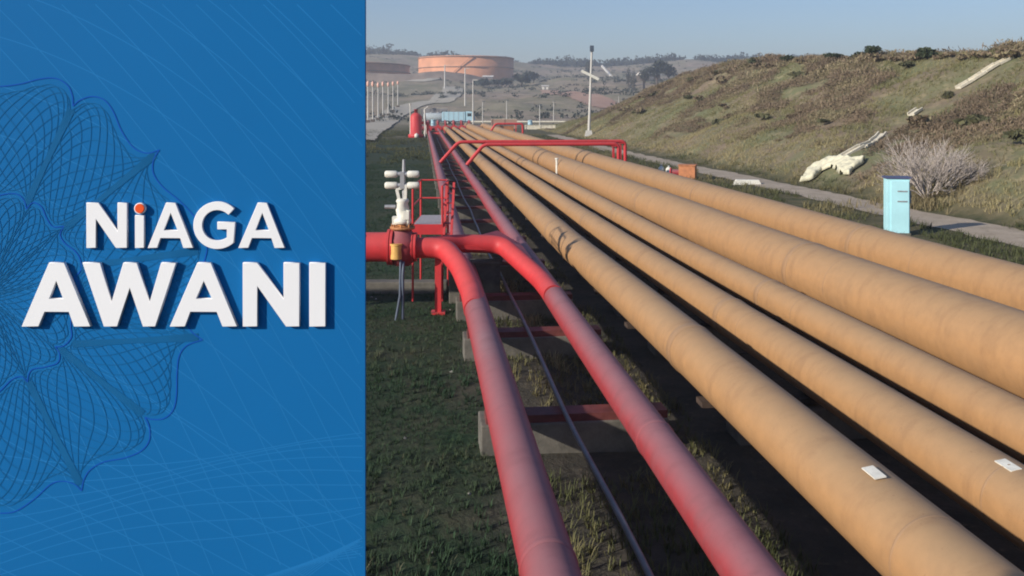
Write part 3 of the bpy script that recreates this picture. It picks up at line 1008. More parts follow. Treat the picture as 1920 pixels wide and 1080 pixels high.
# truck parked beyond the pipe ends
def truck():
    Y = 232
    x = (862 - 960) / FPX * Y
    o = empty('truck', (x, Y, float(ground_z(x, Y))), math.radians(-6), 'pale blue truck parked beyond the far ends of the pipelines', 'truck')
    MB().box((-.6, 0, .75), (8.6, 2.2, .3)).build('chassis', M['dark_lamp'], o)
    c = MB()
    prof = [(1.9, .9), (4.0, .9), (4.0, 2.1), (3.55, 3.5), (1.9, 3.6)]
    c.add([(a, -1.2, b) for a, b in prof] + [(a, 1.2, b) for a, b in prof], [(0, 1, 2, 3, 4), (9, 8, 7, 6, 5)] + [(i, i + 5, (i + 1) % 5 + 5, (i + 1) % 5) for i in range(5)])
    c.build('cab', M['truck_blue'], o, .06)
    MB().box((2.85, -1.21, 2.65), (1.1, .04, .85)).build('window', M['glass'], o)
    MB().bar((3.8, 0, 2.78), (3.81, 0, 2.79), 2.0, 1.1)
    MB().box((3.83, 0, 2.75), (.05, 2.0, 1.0), Matrix.Rotation(-.31, 3, 'Y')).build('windscreen', M['glass'], o)
    MB().box((4.05, 0, .95), (.2, 2.4, .4)).build('bumper', M['pole'], o)
    MB().box((-1.5, 0, 2.2), (6.4, 2.4, 2.5)).build('cargo_box', M['truck_blue'], o, .08)
    for k in range(5):
        MB().box((-4.2 + k * 1.35, -1.23, 2.2), (.1, .06, 2.4)).build('rib', M['truck_grey'], o)
    for xx in (3.0, -1.8, -3.2):
        for yy in (-1.05, 1.05):
            w_ = MB().tube([(xx, yy - .18, .55), (xx, yy + .18, .55)], .58, 18).build('wheel', M['rubber'], o)
            MB().tube([(xx, yy - .2, .55), (xx, yy + .2, .55)], .26, 12).build('rim', M['pole'], w_)


truck()
Y = 238
x = (822 - 960) / FPX * Y
o = empty('tank_trailer', (x, Y, float(ground_z(x, Y))), math.radians(-3), 'grey tanker trailer standing left of the pale blue truck', 'trailer')
MB().tube([(-4.1, 0, 1.9), (-3.8, 0, 1.9), (3.6, 0, 1.9), (3.9, 0, 1.9)], [.8, 1.15, 1.15, .8], 20).build('vessel', M['truck_grey'], o)
MB().box((0, 0, .8), (7.8, 1.8, .25)).build('chassis', M['dark_lamp'], o)
for xx in (-3, -1.7, 2.6):
    for yy in (-.95, .95):
        MB().tube([(xx, yy - .16, .5), (xx, yy + .16, .5)], .52, 16).build('wheel', M['rubber'], o)
for xx in (-2, 0, 2):
    MB().lathe([(0, 0), (.35, 0), (.35, .25), (0, .3)], (xx, 0, 3.0), 12).build('hatch', M['steel'], o)
MB().bar((3.2, -.8, .1), (3.2, -.8, .8), .14).build('landing_leg', M['steel'], o)

# distant sheds
def shed(u, v, Y, w, d, h, wall, lab, rz=0.0):
    x = (u - 960) / FPX * Y
    z = float(ground_z(x, Y))
    o = empty('shed', (x, Y, z), rz, lab, 'shed')
    MB().box((0, 0, h / 2 - .5), (w, d, h + 1)).build('wall', wall, o)
    r = MB()
    e = .5
    a = [(-w / 2 - e, -d / 2 - e, h), (w / 2 + e, -d / 2 - e, h), (w / 2 + e, 0, h + w * .16), (-w / 2 - e, 0, h + w * .16), (-w / 2 - e, d / 2 + e, h), (w / 2 + e, d / 2 + e, h)]
    r.add(a, [(0, 1, 2, 3), (3, 2, 5, 4), (0, 3, 4), (1, 5, 2), (0, 4, 5, 1)])
    r.build('roof', M['pale_wall'], o)
    MB().box((0, -d / 2 - .03, h * .35), (w * .25, .06, h * .8)).build('door', M['roof'], o)


shed(915, 146, 575, 6.5, 6, 3.2, M['roof'], 'small shed with pale roof in front of the largest tank')
shed(1216, 150, 520, 12, 8, 4, M['bark_dark'], 'dark shed with a pale roof among the blue green trees', .3)
shed(1022, 168, 470, 3.4, 3, 1.8, M['pale_wall'], 'tiny pale hut at the upper end of the pinkish earth road')

def slab_wall(u0, u1, vb, Y, h, mat, lab, name='low_wall'):
    x0 = (u0 - 960) / FPX * Y; x1 = (u1 - 960) / FPX * Y
    z = float(ground_z((x0 + x1) / 2, Y))
    o = empty(name, ((x0 + x1) / 2, Y, z), 0, lab, 'wall')
    o['kind'] = 'thing'
    n = max(2, int((x1 - x0) / 2.2))
    MB().box((0, 0, h / 2 - .3), (x1 - x0, .35, h + .6)).build('wall_body', M[mat], o, .03)
    MB().box((0, 0, h + .04), (x1 - x0 + .2, .5, .1)).build('coping', M['chute'], o)
    for k in range(n + 1):
        MB().box(((k / n - .5) * (x1 - x0), -.2, h / 2 - .2), (.3, .16, h + .4)).build('pier', M[mat], o)


slab_wall(922, 968, 232, 196, 2.1, 'bare', 'pinkish low wall beyond the far red crossover pipe')
slab_wall(985, 1040, 246, 188, .9, 'chute', 'pale low wall along the side road before the mast')
slab_wall(790, 838, 205, 285, 2.6, 'roof', 'dark long wall behind the grey tanker trailer')
for (u, v0, v1, Y, lab) in ((905, 236, 190, 200, 'thin pale post just right of the pale blue truck'), (1012, 236, 196, 205, 'thin pale post on the plain left of the mast'), (1038, 232, 190, 235, 'thin pale post midway between low wall and mast'),
                            (950, 228, 188, 230, 'thin pale post above the pinkish low wall'), (1160, 205, 180, 330, 'thin pale post near the right end of the pinkish earth road')):
    x = (u - 960) / FPX * Y
    z = float(ground_z(x, Y))
    o = empty('lamp_pole', (x, Y, z), 0, lab, 'pole')
    zt = CAM_H - Y * (v1 - HOR) / FPX - z
    MB().tube([(0, 0, -.2), (0, 0, zt)], [.13, .09], 8).build('pole', M['pole'], o)
    MB().box((.25, 0, zt), (.7, .22, .14)).build('lamp_head', M['dark_lamp'], o)
for (u, Y, lab) in ((994, 205, 'pale blue drum standing on the plain behind the far crossover pipe'), (812, 215, 'pale blue drum in front of the grey tanker trailer')):
    x = (u - 960) / FPX * Y
    o = empty('drum', (x, Y, float(ground_z(x, Y))), 0, lab, 'drum')
    MB().lathe([(0, 0), (.55, 0), (.58, .05), (.55, .1), (.55, .75), (.59, .8), (.55, .85), (.55, 1.6), (.59, 1.65), (.5, 1.7), (0, 1.7)], n=18).build('drum_body', M['truck_blue'], o)
    MB().lathe([(0, 1.7), (.12, 1.7), (.12, 1.78), (0, 1.78)], (.25, 0, 0), 10).build('cap', M['white'], o)
o = empty('pipe_rack', (0, 0, 0), 0, 'low pipe rack with pale pipes running behind the far red manifold', 'pipe rack')
xa, xb, Yr = (880 - 960) / FPX * 215, (1060 - 960) / FPX * 215, 215
o.location = ((xa + xb) / 2, Yr, float(ground_z((xa + xb) / 2, Yr)))
for k in range(3):
    MB().tube([(-(xb - xa) / 2, k * .7, 1.1), ((xb - xa) / 2, k * .7, 1.1)], .24, 10).build('rack_pipe', M['pole'] if k else M['chute'], o)
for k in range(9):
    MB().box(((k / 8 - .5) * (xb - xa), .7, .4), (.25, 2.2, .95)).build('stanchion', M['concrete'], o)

# white pipes lying on the far slope
for (a, b, lab) in ((at(1129, 124, 600), at(1147, 144, 560), 'white pipe lying down the far slope right of the mast'),):
    A, B = a, b
    n = 12
    pts = []
    for k in range(n + 1):
        q = A.lerp(B, k / n)
        pts.append((q.x, q.y, max(q.z, float(ground_z(q.x, q.y)) + .9)))
    tag(MB().tube(pts, .95, 10).build('slope_pipe', M['pole']), lab, 'pipe')

# ---------------------------------------------------------------- vegetation
def blades(name, P, h, w, k, lean, mat, kind='stuff', rnd=None, hvar=.5):
    """tufts: k leaning blades from every point of P"""
    n = len(P)
    hs = np.broadcast_to(np.asarray(h, float), (n,))
    B = np.repeat(P, k, 0)
    H = np.repeat(hs, k) * (1 + (RNG.random(n * k) - .5) * 2 * hvar)
    a = RNG.random(n * k) * 2 * math.pi
    sp = np.repeat(hs, k) * .35
    B = B + np.stack([np.cos(a) * sp * RNG.random(n * k), np.sin(a) * sp * RNG.random(n * k), np.zeros(n * k)], 1)
    a2 = a + (RNG.random(n * k) - .5)
    ln = lean * H * (0.3 + RNG.random(n * k))
    W = w * np.repeat(hs, k)
    px, py = -np.sin(a2) * W / 2, np.cos(a2) * W / 2
    zero = np.zeros(n * k)
    v0 = B + np.stack([px, py, zero - .03], 1)
    v1 = B - np.stack([px, py, zero + .03], 1)
    mid = B + np.stack([np.cos(a2) * ln * .4, np.sin(a2) * ln * .4, H * .6], 1)
    v2 = mid - np.stack([px, py, zero], 1) * .7
    v3 = mid + np.stack([px, py, zero], 1) * .7
    tip = B + np.stack([np.cos(a2) * ln, np.sin(a2) * ln, H], 1)
    V = np.stack([v0, v1, v2, v3, tip], 1).reshape(-1, 3)
    i = np.arange(n * k)[:, None] * 5
    F = np.concatenate([i + np.array([[0, 1, 2]]), i + np.array([[0, 2, 3]]), i + np.array([[3, 2, 4]])], 0)
    r = RNG.random(n) if rnd is None else rnd
    r = np.clip(np.repeat(r, k) + (RNG.random(n * k) - .5) * .25, 0, 1)
    o = np_mesh(name, V, F, mat, {'rnd': np.repeat(r, 5)})
    if kind: tag(o, kind=kind)
    return o


def scatter(n, s0, s1, l0, l1, power=1.6):
    s = s0 + (s1 - s0) * RNG.random(n) ** power
    l = l0 + (l1 - l0) * RNG.random(n)
    x = s * DX + l * DY; y = s * DY - l * DX
    return x, y, s, l


def onground(x, y, dz=0):
    return np.stack([x, y, ground_z(x, y) + dz], 1)


# left grass
x, y, s, l = scatter(42000, 7, 75, -11, 1.0, 1.8)
keep = vnoise(x, y, 1.7) + RNG.random(len(x)) * .6 > .5
blades('grass', onground(x[keep], y[keep]), .04 + .06 * vnoise(x, y, 1.3)[keep], .16, 6, .9, M['grass'], rnd=np.clip(vnoise(x, y, 2.4)[keep] * .9 + (RNG.random(keep.sum()) < .04) * .5, 0, 1))
x, y, s, l = scatter(12000, 70, 175, -22, 1.2, 1.0)
keep = vnoise(x, y, 2.7) > .42
blades('grass', onground(x[keep], y[keep]), .16 + .16 * vnoise(x, y, 3.3)[keep], .2, 5, .9, M['verge'], rnd=np.clip(vnoise(x, y, 8)[keep] * .55, 0, 1))
# between the pipes: weeds and straw
x, y, s, l = scatter(5200, 7, 70, 1.2, 4.2, 1.6)
keep = (vnoise(x, y, 1.2) > .42)
blades('weeds', onground(x[keep], y[keep]), .13, .12, 5, .9, M['verge'], rnd=vnoise(x, y, 1.9)[keep] * .8)
x, y, s, l = scatter(900, 12.8, 24, 1.5, 2.7, 1)
keep = (vnoise(x, y, 1.5) > .5)
blades('straw', onground(x[keep], y[keep]), .16, .10, 6, 1.1, M['straw'])
x, y, s, l = scatter(4200, 12, 90, 9.6, 12.6, 1.5)
keep = (vnoise(x, y, 1.4) > .5)
blades('weeds', onground(x[keep], y[keep]), .16, .11, 5, .8, M['verge'], rnd=vnoise(x, y, 2.2)[keep] * .7)
# verge either side of the track
x, y, s, l = scatter(16000, 18, 150, 12.8, 25.4, 1.5)
off = (l < 20.8 + (vnoise(x, y, 1.1) - .5) * .8) | (l > 23.7 + (vnoise(x, y, 1.1) - .5) * .8)
keep = off & (vnoise(x, y, 1.9) > .35)
blades('verge_grass', onground(x[keep], y[keep]), .17 + .12 * vnoise(x, y, 3)[keep], .13, 5, .9, M['verge'], rnd=vnoise(x, y, 4.1)[keep])
# bank: brush and grass by patches, clear of the tarpaulin and the chutes
def clumps(name, P, r, h, m_, size, mat, rnd, asp=.2):
    n = len(P)
    C_ = np.repeat(P, m_, 0); rr = np.repeat(r, m_)[:, None]; hh = np.repeat(h, m_)[:, None]
    d = RNG.normal(size=(n * m_, 3)); d /= np.linalg.norm(d, axis=1)[:, None]
    d[:, 2] = np.abs(d[:, 2])
    rad = RNG.random((n * m_, 1)) ** .4
    p = C_ + d * rad * np.concatenate([rr, rr, hh], 1)
    a = RNG.normal(size=(n * m_, 3)); a[:, 2] = np.abs(a[:, 2]) + .4; a /= np.linalg.norm(a, axis=1)[:, None]
    b = np.cross(a, RNG.normal(size=(n * m_, 3))); b /= np.linalg.norm(b, axis=1)[:, None]
    sz = size * (.6 + .9 * RNG.random(n * m_))[:, None] * (.5 + rr)
    V = np.stack([p + a * sz, p + b * sz * asp, p - a * sz, p - b * sz * asp], 1).reshape(-1, 3)
    F = np.arange(n * m_ * 4).reshape(-1, 4)
    q = np.clip(np.repeat(rnd, m_) + (RNG.random(n * m_) - .5) * .22, 0, 1)
    return tag(np_mesh(name, V, F, mat, {'rnd': np.repeat(q, 4)}), kind='stuff')


CLEAR = [(hit(*q), rad_) for q, rad_ in (((1515, 337), .9), ((1530, 322), 1.0), ((1552, 312), 1.2), ((1575, 316), 1.6), ((1598, 313), 1.4), ((1540, 340), .9), ((1585, 330), 1.3))]
for (a0, a1, k_) in (((1796, 168), (1896, 110), 14), ((1575, 302), (1655, 252), 10), ((1690, 232), (1755, 196), 7)):
    CLEAR += [(hit(a0[0] + (a1[0] - a0[0]) * q / k_, a0[1] + (a1[1] - a0[1]) * q / k_), .75) for q in range(k_ + 1)]


def clear(x, y):
    ok = np.ones(len(x), bool)
    for c_, r_ in CLEAR:
        # also the strip towards the camera that would hide it
        ok &= (np.hypot(x - c_.x, y - c_.y) > r_) & (np.hypot(x - c_.x * .985, y - c_.y * .985) > r_)
    return ok


x, y, s, l = scatter(44000, 18, 218, 25.0, 48.5, 1.1)
patch = vnoise(x, y, 9.0) * .55 + vnoise(x, y, 3.7) * .45 + (l - 36.5) * .030 * np.clip((s - 30) / 40, .2, 1)
ok = clear(x, y)
nb = vnoise(x, y, 2.3)
P = onground(x, y)
kb = ok & (patch > .5) & (nb > .22) & (RNG.random(len(x)) < .8)
sz_ = (.30 + .5 * nb[kb] * RNG.random(kb.sum())) * (1 + .9 * np.clip((l[kb] - 33) / 10, 0, 1) * RNG.random(kb.sum()))
clumps('brush', P[kb], sz_ * 1.3, sz_ * .8, 30, .10, M['brush'], np.clip(vnoise(x, y, 2.9)[kb] * .75 + RNG.random(kb.sum()) * .3, 0, 1))
kg = ok & (patch <= .56) & (nb > .12)
straw_zone = np.clip((30.5 - l) / 5, 0, 1) * .35
blades('bank_grass', P[kg], .14 + .16 * nb[kg], .11, 8, 1.1, M['hillgrass'], rnd=np.clip(vnoise(x, y, 3.3)[kg] * .55 + vnoise(x, y, 11)[kg] * .25 + RNG.random(kg.sum()) * .2 + .05 + straw_zone[kg], 0, 1))


def leaf_cloud(centers, radii, n, size):
    """leaf-sized quads through the volume of several lobes"""
    V, F, R = [], [], []
    cnt = 0
    tot = sum(r[0] * r[1] for r in radii)
    for c, r in zip(centers, radii):
        m_ = max(6, int(n * r[0] * r[1] / tot))
        d = RNG.normal(size=(m_, 3)); d /= np.linalg.norm(d, axis=1)[:, None]
        rad = RNG.random(m_) ** .45
        p = np.array(c) + d * rad[:, None] * np.array(r)
        a = RNG.normal(size=(m_, 3)); a /= np.linalg.norm(a, axis=1)[:, None]
        b = np.cross(a, RNG.normal(size=(m_, 3))); b /= np.linalg.norm(b, axis=1)[:, None]
        sz = size * (.6 + .8 * RNG.random(m_))[:, None]
        V.append(np.stack([p + a * sz, p + b * sz * .6, p - a * sz, p - b * sz * .6], 1).reshape(-1, 3))
        F.append(np.arange(m_ * 4).reshape(m_, 4) + cnt)
        R.append(np.repeat(np.clip(RNG.random(m_) * .8 + .1, 0, 1), 4))
        cnt += m_ * 4
    return np.concatenate(V), np.concatenate(F), np.concatenate(R)


def tree(name, x, y, h, w, lab, cat, leaf='leaf_dark', n=500, group=None, slim=False, bush=False):
    z = float(ground_z(x, y))
    o = empty(name, (x, y, z), random.random() * 6, lab, cat, group)
    tr = MB()
    th = h * (.2 if bush else .38)
    tr.tube([(0, 0, -.3), (.02 * h, 0, th), (0, .02 * h, h * .8)], [.05 * h if not slim else .03 * h, .035 * h, .01 * h], 7)
    for k in range(5):
        a = k * 1.3 + random.random()
        tr.tube([(0, 0, th * .7), (math.cos(a) * w * .25, math.sin(a) * w * .25, h * .55), (math.cos(a) * w * .4, math.sin(a) * w * .4, h * .72)], [.022 * h, .014 * h, .004 * h], 5)
    tr.build('trunk', M['bark_dark'], o)
    if slim:
        cs = [(0, 0, h * f) for f in (.25, .45, .62, .78, .9)]
        rs = [(w * .5 * q, w * .5 * q, h * .16) for q in (.9, 1, .85, .6, .35)]
    else:
        cs, rs = [], []
        for k in range(6 if not bush else 5):
            a = random.random() * 6.28
            q = random.random() ** .5 * w * .3
            cs.append((math.cos(a) * q, math.sin(a) * q, h * random.uniform(.32 if bush else .5, .8)))
            f = random.uniform(.20, .34)
            rs.append((w * f, w * f, h * random.uniform(.14, .24)))
    V, F, R = leaf_cloud(cs, rs, n, w * (.07 if n > 300 else .1))
    np_mesh('crown', V, F, M[leaf], {'rnd': R}, parent=o)
    return o


def bush_at(u, v, h, w, lab, group=None, ymin=0, leaf='leaf_dark', n=420):
    p = hit(u, v, ymin)
    return tree('bush', p.x, p.y, h, w, lab, 'bush', leaf, n, group, bush=True)


# crest bushes on the bank
bush_at(1480, 118, 1.2, 2.6, 'dark green bush at the left end of the crest of the bank')
bush_at(1563, 115, 1.0, 2.6, 'low dark bush on the crest left of the tallest bush')
bush_at(1612, 114, 1.0, 2.4, 'bush touching the left side of the tallest crest bush')
bush_at(1637, 113, 1.5, 2.3, 'tallest dark bush on the crest of the bank')
bush_at(1738, 111, 1.0, 2.6, 'rounded dark bush on the crest left of the long chute')
bush_at(1420, 122, 1.0, 2.2, 'small bush where the bank meets the far hills')
crest = []
for k in range(34):
    u = 1330 + k * 18 + random.uniform(-7, 7)
    vb = np.interp(u, [1240, 1300, 1390, 1480, 1560, 1640, 1920], [184, 156, 126, 122, 116, 112, 104]) + random.uniform(0, 7)
    p = hit(u, vb)
    hh = random.uniform(.45, .95)
    bsh = tree('scrub_bush', p.x, p.y, hh, hh * random.uniform(1.8, 2.8), 'low brown green scrub bush along the crest of the bank', 'bush', 'brush', 130, 'scrub bushes along the crest of the bank', bush=True)

for k in range(46):
    q = PL(random.uniform(34, 150), random.uniform(31, 45))
    if not clear(np.array([q.x]), np.array([q.y]))[0]: continue
    hh = random.uniform(.5, 1.15)
    tree('scrub_bush', q.x, q.y, hh, hh * random.uniform(1.6, 2.6), 'brown scrub bush growing on the slope of the bank', 'bush', random.choice(['brush', 'brush', 'scrub']), 260, 'scrub bushes scattered over the slope of the bank', bush=True)

# bare grey bush behind the cabinet
p = hit(1742, 372)
o = empty('bare_bush', p, 0, 'leafless grey bush fanning out behind the turquoise cabinet', 'bush')
mbs = MB()
def grow(a, d, ln, r, depth):
    b = a + d * ln
    mid = (a + b) / 2 + Vector((random.uniform(-1, 1), random.uniform(-1, 1), random.uniform(-.5, 1))) * ln * .08
    mbs.tube([a, mid, b], [r, r * .88, r * .74], 5 if depth < 2 else 3, cap=False)
    if depth >= 4: return
    for _ in range(3 if depth < 3 else 2):
        nd = (d + Vector((random.uniform(-1, 1), random.uniform(-1, 1), random.uniform(-.45, .75))) * .55).normalized()
        grow(a.lerp(b, random.uniform(.55, 1)), nd, ln * random.uniform(.6, .85), max(r * .68, .0085), depth + 1)
for k in range(24):
    a = 2 * math.pi * k / 24 + random.uniform(-.2, .2)
    t_ = random.uniform(.25, 1.15)
    d = Vector((math.cos(a) * math.sin(t_), math.sin(a) * math.sin(t_), math.cos(t_)))
    grow(Vector((math.cos(a) * .2, math.sin(a) * .2, -.05)), d, random.uniform(.95, 1.4), .036, 0)
mbs.build('stems', M['bark'], o)
bb = np.stack([RNG.normal(0, 1.3, 260) + p.x, RNG.normal(0, .9, 260) + p.y], 1)
blades('dry_grass', onground(bb[:, 0], bb[:, 1]), .4, .1, 6, .8, M['straw'], rnd=RNG.random(260) * .5)

# distant trees one can tell apart
for (u, v, Y, h, w, lab, slim) in ((1178, 172, 470, 11, 4.0, 'slim dark cypress, left one of the pair on the far slope', True), (1188, 178, 450, 13, 4.2, 'slim dark cypress, taller right one of the pair on the far slope', True),
                                   (1208, 178, 455, 14, 8, 'blue green tree right beside the cypress pair', False), (1232, 176, 470, 15, 15, 'broadest blue green tree behind the end of the bank', False),
                                   (1254, 176, 480, 12, 11, 'blue green tree half hidden by the end of the bank', False),
                                   (1104, 160, 560, 13, 7, 'dark tree straight behind the floodlight mast', True),
                                   (870, 226, 700, 0, 0, '', False)):
    if h == 0: continue
    x = (u - 960) / FPX * Y
    tree('far_tree', x, Y, h, w, lab, 'tree', 'leaf_blue', 420, None, slim)
for (u, Y, h, w, lab) in ((978, 520, 9, 17, 'dark tree beside the right end of the largest tank'), (1000, 560, 8, 15, 'low dark tree farther right of the largest tank'), (905, 500, 5, 13, 'dark bush below the small pale roofed shed'),
                          (940, 515, 5.5, 14, 'dark bush right of the small pale roofed shed'), (930, 690, 22, 9, 'single tree poking up behind the largest tank')):
    x = (u - 960) / FPX * Y
    tree('far_tree', x, Y, h, w, lab, 'tree', 'leaf_blue', 300)

# wooded ridge line and scrub on the far hills: nobody could count it
cs, rs = [], []
for k in range(620):
    u = random.uniform(560, 1500)
    Y = random.uniform(880, 930)
    x = (u - 960) / FPX * Y
    dens = 0.35 + .65 * float(vnoise(u, 3.3, 38))
    if random.random() > dens * 1.25: continue
    h = random.uniform(3.5, 8.5) * dens
    cs.append((x, Y, float(ground_z(x, Y)) + h * .6)); rs.append((random.uniform(3.5, 7), 5, h))
V, F, R = leaf_cloud(cs, rs, 15000, 1.4)
tag(np_mesh('ridge_woods', V, F, M['leaf_blue'], {'rnd': R}), kind='stuff')
cs, rs = [], []
for k in range(2600):
    Y = 250 + 600 * random.random() ** .9
    u = random.uniform(640, 1480)
    x = (u - 960) / FPX * Y
    if vnoise(x, Y, 34) * .6 + vnoise(x, Y, 13) * .4 + random.uniform(-.18, .18) < .50: continue
    if abs(Y - 636) < 50 and 770 < u < 980: continue
    h = random.uniform(.5, 1.6)
    cs.append((x, Y, float(ground_z(x, Y)) + h * .5)); rs.append((random.uniform(.9, 2.6), random.uniform(.9, 2.6), h))
V, F, R = leaf_cloud(cs, rs, 20000, .5)
tag(np_mesh('hill_scrub', V, F, M['leaf_blue'], {'rnd': R}), kind='stuff')

# small loose stones on the turf
V, F = [], []
for k in range(90):
    s = 8 + 30 * random.random() ** 1.3; l = random.uniform(-8, 4)
    q = PL(s, l); r = random.uniform(.02, .05)
    zg = float(ground_z(q.x, q.y))
    b = len(V)
    for (dx, dy, dz) in ((1, 0, 0), (-.2, 1, .1), (-1, -.1, 0), (.1, -.9, .1), (0.1, 0, .8)):
        V.append((q.x + dx * r * random.uniform(.7, 1.3), q.y + dy * r * random.uniform(.7, 1.3), zg + dz * r))
    F += [(b + i, b + (i + 1) % 4, b + 4) for i in range(4)]
M['stone'] = simple('pale_stone', (0.34, 0.32, 0.28), .9)
tag(np_mesh('loose_stones', V, F, M['stone']), kind='stuff')

# ---------------------------------------------------------------- title graphic, not part of the site, built as a blue billboard
BY = 3.0                                    # distance of its printed face
px = BY / FPX
TITLE = empty('titleboard', (at(340, 0, BY).x, BY + .06, 0), 0, 'tall blue billboard standing in for a title graphic, with two rows of raised white letters and a printed line rosette', 'titleboard')
so = TITLE.location.copy()


def bp(u, v, off=0.0):
    q = at(u, v, BY - off)
    return Vector((q.x, BY - off, q.z))


a, b = bp(-24, -22), bp(684.5, 1100)
MB().box(Vector(((a.x + b.x) / 2, BY + .010, (a.z + b.z) / 2)) - so, (b.x - a.x, .02, a.z - b.z)).build('panel', M['title_blue'], TITLE)
for x in (a.x + .22, b.x - .22):
    MB().box(Vector((x, BY + .105, (a.z + .9) / 2 - .05)) - so, (.08, .09, a.z + 1.0)).build('post', M['steel'], TITLE)
for z in (b.z + .3, (a.z + b.z) / 2, a.z - .3):
    MB().box(Vector(((a.x + b.x) / 2, BY + .041, z)) - so, (b.x - a.x - .1, .036, .06)).build('rail', M['steel'], TITLE)

UMIN, UMAX, VMIN, VMAX = -20, 682, -18, 1096
def lines(name, polys, w, mat, off0):
    """printed lines as flat strips lying on the panel face"""
    V, F = [], []
    off = off0
    for pl in polys:
        off += 1e-6
        seg = []
        for q in pl:
            if UMIN < q[0] < UMAX and VMIN < q[1] < VMAX: seg.append(q)
            else:
                if len(seg) > 1: _strip(V, F, seg, w, off)
                seg = []
        if len(seg) > 1: _strip(V, F, seg, w, off)
    o = np_mesh(name, np.array(V), np.array(F), mat, parent=TITLE)
    return o


def _strip(V, F, seg, w, off):
    b0 = len(V)
    n = len(seg)
    for i, (u, v) in enumerate(seg):
        a_ = seg[max(i - 1, 0)]; c_ = seg[min(i + 1, n - 1)]
        tx, ty = c_[0] - a_[0], c_[1] - a_[1]
        ln = math.hypot(tx, ty) or 1
        nx_, ny_ = -ty / ln * w / 2, tx / ln * w / 2
        for sg in (1, -1):
            q = Vector(((u + nx_ * sg - 960) * px, BY - off, CAM_H - (v + ny_ * sg - HOR) * px)) - so
            V.append(tuple(q))
    for i in range(n - 1):
        F.append((b0 + 2 * i, b0 + 2 * i + 1, b0 + 2 * i + 3, b0 + 2 * i + 2))


def spline(pts, n=14):
    out = []
    P = [Vector((p[0], p[1])) for p in pts]
    for i in range(len(P) - 1):
        p0 = P[max(i - 1, 0)]; p1 = P[i]; p2 = P[i + 1]; p3 = P[min(i + 2, len(P) - 1)]
        for k in range(n):
            t = k / n
            out.append(tuple(.5 * ((2 * p1) + (-p0 + p2) * t + (2 * p0 - 5 * p1 + 4 * p2 - p3) * t * t + (-p0 + 3 * p1 - 3 * p2 + p3) * t ** 3)))
    out.append(tuple(P[-1]))
    return out


# outline of the outer rosette, in photo pixels, split at its cusps
outer = [[(-20, 157), (0, 162), (40, 157), (75, 148), (105, 147), (127, 160), (136, 180), (137, 199)],
         [(137, 199), (150, 188), (172, 181), (195, 187), (212, 208), (228, 245), (250, 276), (275, 287), (299, 281)],
         [(299, 281), (288, 300), (288, 325), (305, 350), (335, 375), (362, 403), (378, 430), (386, 452), (388, 470), (380, 500)],
         [(380, 500), (392, 505), (386, 540), (366, 570), (352, 600), (358, 620), (380, 637)],
         [(380, 637), (350, 648), (336, 668), (332, 700), (331, 740), (325, 768), (308, 784), (285, 786), (272, 782)],
         [(272, 782), (280, 800), (280, 825), (265, 845), (235, 858), (195, 866), (170, 880), (158, 898), (153, 920)],
         [(153, 920), (140, 908), (118, 902), (95, 908), (65, 935), (30, 958), (0, 962), (-20, 960)]]
inner = [[(-20, 372), (10, 364), (32, 364), (45, 375), (50, 392)],
         [(50, 392), (62, 380), (78, 388), (88, 410), (100, 425), (120, 424)],
         [(120, 424), (113, 440), (122, 456), (140, 470), (150, 485), (152, 505), (140, 520)],
         [(140, 520), (150, 540), (136, 580), (133, 610), (134, 632), (120, 648), (104, 650)],
         [(104, 650), (112, 664), (108, 680), (85, 688), (62, 692), (54, 702), (52, 716)],
         [(52, 716), (40, 706), (22, 712), (-2, 735), (-20, 742)]]
CX, CY = -32.0, 556.0


def rad_table(segs, shrink):
    th, rr = [], []
    for sgm in segs:
        for (u, v) in spline(sgm, 10):
            th.append(math.atan2(CY - v, u - CX)); rr.append(math.hypot(u - CX, v - CY) - shrink)
    o_ = np.argsort(th)
    return np.array(th)[o_], np.array(rr)[o_]


T1, R1_ = rad_table(outer, 13)
T2, R2_ = rad_table(inner, -6)
T3, R3_ = rad_table(inner, 8)
lines('rosette_outline', [spline(s_) for s_ in outer], 2.0, M['title_edge'], .0015)
lines('rosette_outline', [spline(s_) for s_ in inner], 1.8, M['title_edge'], .0016)
cusps = [math.atan2(CY - v, u - CX) for (u, v) in ((-40, 120), (137, 195), (299, 283), (383, 500), (380, 637), (274, 783), (153, 918), (-40, 980))]
net = []
for ta, tb in zip(cusps[:-1], cusps[1:]):
    N = 17
    for fam in (1, -1):
        for k in range(N):
            pl = []
            for q in range(61):
                s = q / 60
                w_ = s - math.sin(2 * math.pi * s) / (2 * math.pi) * .86
                w_ = s + (s - w_) * 1.0 if False else s - math.sin(4 * math.pi * s) * .0 + (0.5 - 0.5 * math.cos(math.pi * s) - s) * .75
                th = ta + (tb - ta) * w_
                ro = float(np.interp(th, T1, R1_)); ri = float(np.interp(th, T2, R2_))
                f_ = .5 - .5 * math.cos(2 * math.pi * (s * .5 * fam + k / N))
                r = ri + (ro - ri) * f_
                pl.append((CX + r * math.cos(th), CY - r * math.sin(th)))
            net.append(pl)
lines('rosette_net', net, 1.1, M['title_net'], .0010)
icusps = [math.atan2(CY - v, u - CX) for (u, v) in ((-40, 340), (50, 390), (120, 424), (146, 520), (104, 650), (52, 714), (-40, 760))]
net2 = []
for ta, tb in zip(icusps[:-1], icusps[1:]):
    N = 12
    for fam in (1, -1):
        for k in range(N):
            pl = []
            for q in range(41):
                s = q / 40
                th = ta + (tb - ta) * (s + (0.5 - 0.5 * math.cos(math.pi * s) - s) * .75)
                ro = float(np.interp(th, T3, R3_))
                f_ = .5 - .5 * math.cos(2 * math.pi * (s * .5 * fam + k / N))
                r = 25 + (ro - 25) * f_
                pl.append((CX + r * math.cos(th), CY - r * math.sin(th)))
            net2.append(pl)
